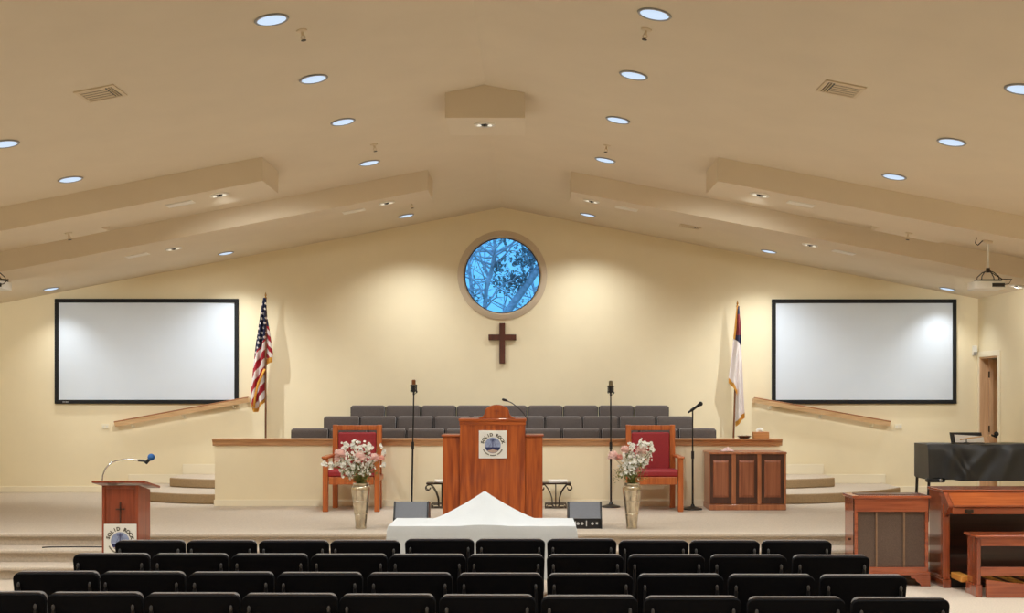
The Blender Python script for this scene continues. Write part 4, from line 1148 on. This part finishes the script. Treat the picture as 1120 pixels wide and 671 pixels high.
# ------------------------------------------------------------------ organ speaker cabinet
SY = 12.8; sx = lambda p: wx(p, SY); sz_ = lambda p: wz(p, SY)
x0, x1, zt = sx(933.6), sx(1017), sz_(542.7); d = .40
t = thing('organ_speaker', ((x0+x1)/2, SY+d/2, 0), 'red walnut organ speaker cabinet with three brown grille panels', 'speaker')
zb_ = sz_(622)
bm = B(); box(bm, x0+.012, x0+.03, SY+.012, SY+d, .12, zt-.03); obj('side_panel', bm, 'organz', t, .003)
bm = B(); box(bm, x1-.03, x1-.012, SY+.012, SY+d, .12, zt-.03); obj('side_panel', bm, 'organz', t, .003)
bm = B(); box(bm, x0+.03, x1-.03, SY+.06, SY+d, .12, zt-.03); obj('inner_box', bm, 'organd', t)
bm = B(); zg0, zg1 = sz_(621), sz_(560.4)
box(bm, x0+.012, x1-.012, SY+.005, SY+.06, zg1, zt-.03); box(bm, x0+.012, x1-.012, SY+.005, SY+.06, .12, zg0); box(bm, x0+.012, x0+.045, SY+.005, SY+.06, zg0, zg1); box(bm, x1-.045, x1-.012, SY+.005, SY+.06, zg0, zg1)
obj('front_frame', bm, 'organ', t, .004)
dv = [x0+.045, sx(959.2), sx(989.6), x1-.045]
for i in range(3):
    bm = B(); box(bm, dv[i]+(.008 if i else 0), dv[i+1]-(.008 if i < 2 else 0), SY+.035, SY+.055, zg0, zg1); obj('grille_panel', bm, 'grille', t)
for i in (1, 2):
    bm = B(); box(bm, dv[i]-.008, dv[i]+.008, SY+.012, SY+.058, zg0, zg1); obj('grille_divider', bm, 'grilledark', t, .003)
bm = B(); box(bm, x0-.012, x1+.012, SY-.012, SY+d+.005, zt-.03, zt); obj('top', bm, 'organ', t, .008)
bm = B(); box(bm, x0+.07, x1-.07, SY+.09, SY+d-.07, zt, zt+.006); obj('top_inlay', bm, 'cabd', t, .003)
bm = B(); box(bm, x0-.005, x1+.005, SY-.008, SY+.03, .115, .15); obj('base_moulding', bm, 'organ', t, .008)
for s, xx in ((1, x0-.005), (-1, x1+.005)):
    bm = B(); prism_y(bm, [(xx, 0), (xx+s*.10, 0), (xx+s*.105, .03), (xx+s*.14, .045), (xx+s*.16, .08), (xx+s*.2, .085), (xx+s*.2, .115), (xx, .115)], SY-.006, SY+.03); obj('bracket_foot', bm, 'organ', t, .004)
    bm = B(); xa, xb = sorted((xx, xx+s*.03)); box(bm, xa, xb, SY+.03, SY+d, 0, .115); obj('side_foot', bm, 'organ', t, .004)
bm = B(); tube(bm, [(x0-.002, SY+.2, .47), (x0+.012, SY+.2, .47)], .012, 10); obj('side_socket', bm, 'black', t)

# ------------------------------------------------------------------ organ, bench, pedals
OY0, OY1 = 12.71, 13.18; OX0, OX1 = 4.29, 5.75
t = thing('organ', ((OX0+OX1)/2, (OY0+OY1)/2, 0), 'red walnut church organ with closed orange lid', 'organ')
for a, b in ((OX0, OX0+.03), (OX1-.03, OX1)):
    bm = B(); box(bm, a, b, OY0+.06, OY1, .09, .985); obj('side_panel', bm, 'organz', t, .004)
    bm = B(); box(bm, a-.012, b+.03, OY0-.0, OY0+.065, .07, .86); obj('front_post', bm, 'organz', t, .006)
    bm = B(); prism_x(bm, [(OY0-.16, .86), (OY0-.16, .84), (OY0-.10, .80), (OY0-.06, .76), (OY0-.0, .73), (OY0+.06, .73), (OY0+.06, .985), (OY0, .985)], a-.005, b+.01); obj('key_bracket', bm, 'organz', t, .004)
    bm = B(); prism_x(bm, [(OY0-.03, 0), (OY1+.01, 0), (OY1+.01, .085), (OY0-.03, .085)], a-.02, b+.035); prism_x(bm, [(OY0-.015, .085), (OY1, .085), (OY1, .11), (OY0-.015, .11)], a-.012, b+.03); obj('plinth', bm, 'organz', t, .008)
bm = B(); box(bm, OX0+.03, OX1-.03, OY1-.12, OY1-.02, .09, .98); obj('kneehole_panel', bm, 'organd', t)
bm = B(); box(bm, OX0-.02, OX1+.02, OY0-.01, OY1+.02, .985, 1.012); obj('top', bm, 'organ', t, .006)
bm = B(); hexa(bm, [(OX0+.035, OY0-.185, .845), (OX1-.035, OY0-.185, .845), (OX1-.035, OY0+.0, .965), (OX0+.035, OY0+.0, .965),
                    (OX0+.035, OY0-.19, .868), (OX1-.035, OY0-.19, .868), (OX1-.035, OY0-.012, .984), (OX0+.035, OY0-.012, .984)]); obj('lid', bm, 'lid', t, .004)
bm = B(); box(bm, OX0+.03, OX1-.03, OY0-.165, OY0+.05, .775, .842); obj('key_slip', bm, 'organ', t, .004)
xl, zl = wx(1060, OY0-.17), .80
bm = B(); box(bm, xl-.045, xl+.045, OY0-.172, OY0-.165, zl-.012, zl+.024); box(bm, xl-.02, xl+.02, OY0-.178, OY0-.172, zl-.022, zl+.016); obj('lid_lock', bm, 'iron', t, .002)
# pedalboard
t = thing('organ_pedalboard', (5.0, 12.4, 0), 'wooden organ pedalboard under the bench', 'pedalboard')
bm = B(); pts = [(4.49, .0), (5.62, .0), (5.62, .18), (5.4, .15), (5.05, .125), (4.7, .15), (4.49, .18)]; prism_y(bm, pts, 12.08, 12.11); obj('front_board', bm, 'organ', t, .005)
bm = B(); box(bm, 4.36, 4.46, 12.42, 12.72, .1, .165); obj('end_block', bm, 'pedal', t, .01)
bm = B(); box(bm, 4.36, 5.62, 12.72, 12.76, 0, .12); obj('rear_rail', bm, 'black', t)
for k in range(14):
    x = 4.53 + k*.077; bm = B(); zz = .165-.05*(1-((x-5.05)/.56)**2)
    box(bm, x-.014, x+.014, 12.11, 12.72, zz-.03, zz+.012); obj('pedal', bm, 'pedal' if k % 3 else 'organd', t, .004)
# bench
NY0, NY1, NX0, NX1 = 12.13, 12.40, 4.42, 5.62
t = thing('organ_bench', ((NX0+NX1)/2, (NY0+NY1)/2, 0), 'red walnut organ bench standing over the pedals', 'bench')
bm = B(); box(bm, NX0-.03, NX1+.03, NY0-.03, NY1+.03, .585, .612); obj('seat', bm, 'organ', t, .008)
for a, b in ((NX0, NX0+.035), (NX1-.035, NX1)):
    bm = B(); box(bm, a, b, NY0, NY1, .12, .585); obj('end_panel', bm, 'organz', t, .004)
    bm = B(); box(bm, a-.012, b+.012, NY0-.015, NY1+.015, 0, .12); obj('foot', bm, 'organz', t, .006)
bm = B(); box(bm, NX0+.035, NX1-.035, NY0, NY0+.02, .5, .585); obj('apron', bm, 'organ', t, .004)
bm = B(); box(bm, NX0+.035, NX1-.035, NY0, NY0+.02, .205, .295); obj('stretcher', bm, 'organ', t, .004)
bm = B(); box(bm, NX0+.035, NX1-.035, NY1-.02, NY1, .22, .585); obj('rear_panel', bm, 'organd', t)

# ------------------------------------------------------------------ covered keyboard behind the organ
KBY = 15.0; kbx0 = wx(1015.5, KBY); kbx1 = 6.7; kt, kb = wz(486.5, KBY), wz(528, KBY)
t = thing('keyboard_stand', ((kbx0+kbx1)/2, KBY+.3, ZS), 'black legs under the covered keyboard behind the organ', 'keyboard stand')
for x in (kbx0+.02, kbx1-.1):
    for y in (KBY+.04, KBY+.5):
        bm = B(); tube(bm, [(x-.02, y, ZS), (x, y, kb+.03)], .018, 8); obj('leg', bm, 'black', t, smooth=40)
bm = B(); box(bm, kbx0, kbx1, KBY+.02, KBY+.52, kb+.03, kb+.06); obj('rail', bm, 'black', t, .004)
t = thing('digital_piano', ((kbx0+kbx1)/2, KBY+.3, kb+.06), 'keyboard body hidden beneath the black cover', 'keyboard')
bm = B(); box(bm, kbx0+.04, kbx1-.04, KBY+.04, KBY+.5, kb+.06, kt-.02); obj('case', bm, 'black', t, .01)
bm = B(); box(bm, kbx0-.03, kbx0+.2, KBY-.04, KBY+.05, kb+.0, kb+.055); obj('key_end_block', bm, 'blackmetal', t, .02, 50)
bm = B(); ball(bm, (kbx0+.13, KBY-.05, kb+.03), .022, 12, 8); obj('knob', bm, 'chrome', t, smooth=60)
bm = B(); G = {}
NXc, NZ = 90, 30
r = random.Random(11)
def cover(u, w):                               # u along the length, w from the back edge over the top and down the front
    x = kbx0-.01 + (kbx1-kbx0+.02)*u
    Lt, Lf = .52, kt-kb-.02
    s = w*(Lt+Lf)
    xx = u*(kbx1-kbx0)
    if s < Lt: y, z = KBY+.52-s, kt + .004*math.sin(xx*7)
    else:
        q = (s-Lt)/Lf
        def pleat(c, sl, wd): return math.exp(-((xx-c-sl*q)/wd)**2)
        f = .03*pleat(.28, -.06, .05) + .045*pleat(.2, .30, .07)*q**.5 - .03*pleat(.36, .16, .05) + .05*pleat(.75, -.38, .06)*(1-q*.6) - .03*pleat(.9, -.3, .06) + .03*pleat(1.05, -.2, .08) - .03*pleat(1.2, .15, .07)*q + .04*pleat(1.45, -.2, .1)
        y = KBY - .014 - .03*q - f*min(1, q*2.2); z = kt - q*Lf*(1 - .10*max(0, 1-abs(xx-.12)/.25)) 
        if q < .15: y += .02*(1-q/.15)
    return (x, y, z)
for i in range(NXc+1):
    for j in range(NZ+1): G[i,j] = bm.verts.new(cover(i/NXc, j/NZ))
for i in range(NXc):
    for j in range(NZ): bm.faces.new((G[i,j], G[i+1,j], G[i+1,j+1], G[i,j+1]))
for e in (0, NXc):                             # ends hang down too
    pr = [G[e,j] for j in range(NZ+1)]
    lowb = bm.verts.new((pr[0].co.x, pr[0].co.y, pr[-1].co.z)); bm.faces.new(pr + [lowb])
o = obj('keyboard_cover', bm, 'blackcloth', smooth=60); tag(o, 'black vinyl cover draped over the keyboard behind the organ', 'cover')
# music desk, sheets and boom microphone on top
my = KBY+.22; x0, x1 = wx(1040.5, my), wx(1075.5, my); z1 = wz(473.5, my)
t = thing('music_desk', ((x0+x1)/2, my, kt), 'small black music desk on top of the black cover', 'music desk')
bm = B(); prism_x(bm, [(my, kt+.006), (my+.012, kt+.006), (my+.075, z1), (my+.063, z1)], x0, x1); obj('panel', bm, 'black', t, .003)
bm = B(); box(bm, x0, x1, my-.05, my+.012, kt+.004, kt+.014); obj('ledge', bm, 'black', t, .003)
t = thing('sheet_music', ((x0+x1)/2, my-.01, kt+.015), 'white sheet music leaning on the black music desk', 'papers')
for i, (a, b, tt) in enumerate(((.12, .56, .82), (.5, 1.02, .74), (.3, .75, .6))):
    bm = B(); y0 = my-.008-i*.004; za = kt+.016; zb2 = kt+.016+(z1-kt-.02)*tt
    w = x1-x0; sl = (zb2-za)/(z1-kt)*.063
    hexa(bm, [(x0+w*a, y0-.002, za), (x0+w*b, y0-.002, za), (x0+w*b, y0, za), (x0+w*a, y0, za), (x0+w*a, y0-.002+sl, zb2), (x0+w*b, y0-.002+sl, zb2-.01), (x0+w*b, y0+sl, zb2-.01), (x0+w*a, y0+sl, zb2)])
    obj('sheet', bm, 'paper', t)
y = KBY+.12
t = thing('boom_microphone', (wx(1058, y), y, kt), 'microphone on a pale arm lying above the sheet music', 'microphone')
bm = B(); lathe(bm, [(.001, kt+.004), (.05, kt+.004), (.05, kt+.016), (.012, kt+.024), (.001, kt+.024)], (wx(1057, y), y, 0), 18, cap=False); obj('base', bm, 'black', t, smooth=40)
bm = B(); tube(bm, [(wx(1057, y), y, kt+.02), (wx(1057, y), y, wz(480, y))], .007, 8); obj('post', bm, 'black', t, smooth=40)
bm = B(); tube(bm, [(wx(1050, y), y, wz(481.2, y)), (wx(1068, y), y, wz(478.5, y)), (wx(1086, y), y, wz(476, y))], .009, 8); obj('arm', bm, 'oakrail', t, smooth=40)
bm = B(); ball(bm, (wx(1089.5, y), y-.01, wz(475, y)), .03, 14, 10); tube(bm, [(wx(1084, y), y, wz(476, y)), (wx(1090, y), y-.01, wz(478.5, y))], .012, 8); obj('head', bm, 'black', t, smooth=50)

# ------------------------------------------------------------------ ceiling projectors
def projector(cpx, label):
    Y = 13.4; k = Y/F; cx = wx(cpx, Y); zc = ceil(cx)-DROP
    zb = wz(317, Y); zt = wz(308.5, Y)
    t = thing('ceiling_projector', (cx, Y, zc), label, 'projector', 'projectors hanging from the ceiling')
    sg = 1 if cx > RX else -1
    bm = B(); lathe(bm, [(.001, .0), (.055, .0), (.055, -.02), (.02, -.035), (.001, -.035)], (0,0,0), 20, cap=False)
    bmesh.ops.rotate(bm, verts=bm.verts[:], cent=(0,0,0), matrix=Matrix.Rotation(sg*tilt, 3, 'Y')); bmesh.ops.translate(bm, verts=bm.verts[:], vec=(cx, Y, zc)); obj('ceiling_flange', bm, 'vent', t, smooth=40)
    bm = B(); tube(bm, [(cx, Y, zc-.02), (cx, Y, zt+.13)], .014, 10); obj('drop_pole', bm, 'whitepl', t, smooth=40)
    bm = B(); tube(bm, [(cx, Y, zt+.15), (cx, Y, zt+.10)], .022, 10)
    for s in (-1, 1):
        for yy in (-.07, .07): tube(bm, [(cx, Y, zt+.125), (cx+s*.05, Y+yy*.5, zt+.10), (cx+s*.09, Y+yy, zt+.055), (cx+s*.095, Y+yy, zt+.005)], .006, 6)
    box(bm, cx-.12, cx+.12, Y-.09, Y+.09, zt+.004, zt+.02); obj('mount_bracket', bm, 'blackmetal', t, .002)
    bm = B(); prism_z(bm, rounded(.335, .25, .03, 4, cx-.185, Y-.125), zb, zt); bd = obj('body', bm, 'whitepl', t, .008, 45)
    bm = B(); box(bm, cx+.0, cx+.135, Y-.13, Y-.124, zb+.02, zb+.06); obj('rear_ports', bm, 'black', bd, .002)
    bm = B(); tube(bm, [(cx-.1, Y+.12, zb+.045), (cx-.1, Y+.15, zb+.045)], .03, 16); obj('lens_barrel', bm, 'black', bd, smooth=40)
    bm = B(); tube(bm, [(cx+.1, Y-.128, zb+.04), (cx+.17, Y-.15, zb+.05), (cx+.21, Y-.13, zb+.1), (cx+.12, Y-.09, zb+.105), (cx+.02, Y-.03, zt+.1), (cx+.012, Y, zt+.16)], .005, 6)
    tube(bm, [(cx-.01, Y, zc-.03), (cx-.06, Y, zc-.0+.0), (cx-.12, Y-.03, zc-.05), (cx-.16, Y-.06, zc-.03), (cx-.15, Y-.08, ceil(cx-.15)-DROP)], .006, 6)
    obj('cables', bm, 'iron', t, smooth=60)
projector(1080.5, 'white projector hanging from the ceiling beam near the side door')
projector(-6.5, 'white projector hanging from the ceiling beam at the striped flag side edge')

# ------------------------------------------------------------------ trees outside the round window
def tree(name, path, r0, r1, label, seed, nb, leafspots, Y):
    r = random.Random(seed)
    P = lambda p, q, dy=0: Vector((wx(p, Y), Y+dy, wz(q, Y)))
    pts = [P(*a) for a in path]
    base = pts[0].copy()
    t = thing(name, (base.x, Y, base.z), label, 'tree')
    n = len(pts)
    bm = B(); tube(bm, pts, [r0+(r1-r0)*i/(n-1) for i in range(n)], 10); obj('trunk', bm, 'bark', t, smooth=60)
    bm = B()
    def branch(p, d, L, rr, lev):
        q = [p]; dd = d.copy()
        for i in range(5):
            dd = (dd + rdir(r)*.38).normalized(); q.append(q[-1] + dd*L/5)
        tube(bm, q, [rr*(1-.8*i/5) for i in range(6)], 5, False)
        if lev < 3:
            for i in range(2, 6):
                if r.random() < .5: branch(q[i], (dd+rdir(r)*.9).normalized(), L*r.uniform(.4,.65), rr*(1-.8*i/5)*.75, lev+1)
    for k in range(nb):
        f = r.uniform(.15, .95); i = min(n-2, int(f*(n-1))); p = pts[i].lerp(pts[i+1], f*(n-1)-i)
        d = rdir(r); d.y *= .35; d.z = abs(d.z)*.8+.1*r.random()
        branch(p, d.normalized(), r.uniform(.7, 1.7), r.uniform(.014, .026), 0)
    obj('branches', bm, 'bark', t, smooth=60)
    bm = B()
    for (p, q, sp, cnt) in leafspots:
        c = P(p, q); s = sp*Y/F
        for k in range(cnt):
            cc = c + Vector((r.gauss(0, s), r.gauss(0, s), r.gauss(0, s*.7)))
            petal(bm, cc, rdir(r), Vector((0,0,1)), r.uniform(.05, .11), r.uniform(.035, .07), r.uniform(-.2, .3))
    if leafspots: obj('foliage', bm, 'leaf', t, norm=False)
    else: bm.free()
GZ = -.3
def gp(q, Y): return CY + (H-q)*F/Y
tree('oak_tree', [(528, gp(GZ, 23.5)), (529, 400), (530.5, 333), (532, 317), (535, 303), (540, 289), (541.5, 276), (541, 262), (540, 230), (545, 180)], .045, .03, 'slender tree rising behind the lectern side of the round window', 2, 30,
     [(545,291,5,60), (549,262,7,50), (516,330,9,80)], 23.5)
tree('oak_tree', [(470, gp(GZ, 28)), (500, 420), (553, 344), (566, 326), (578, 309), (590, 292), (608, 262), (640, 200)], .09, .075, 'thick leaning tree trunk crossing the round window', 8, 10,
     [(556,309,8,230), (566,306,6,120), (577,281,10,260), (586,276,7,160), (570,287,8,120)], 28)
tree('oak_tree', [(520, gp(GZ, 33)), (519, 340), (515, 310), (512, 280), (505, 200)], .06, .03, 'thin bare tree farther off behind the round window', 15, 34, [(520,300,14,60)], 33)
tree('oak_tree', [(585, gp(GZ, 38)), (582, 360), (587, 330), (580, 300), (584, 200)], .06, .03, 'thin twiggy tree behind the thick leaning trunk', 23, 26, [(575,330,10,60)], 38)
bm = B(); bm.faces.new([bm.verts.new(p) for p in ((-30, YW+.5, GZ), (30, YW+.5, GZ), (30, 60, GZ), (-30, 60, GZ))]); struct('ground_outside', bm, 'soil')

# ------------------------------------------------------------------ dusk sky
w = bpy.data.worlds.new('dusk_sky'); sc.world = w; w.use_nodes = True
bg = w.node_tree.nodes['Background']; bg.inputs['Color'].default_value = (.13, .52, 1.0, 1); bg.inputs['Strength'].default_value = 1.3
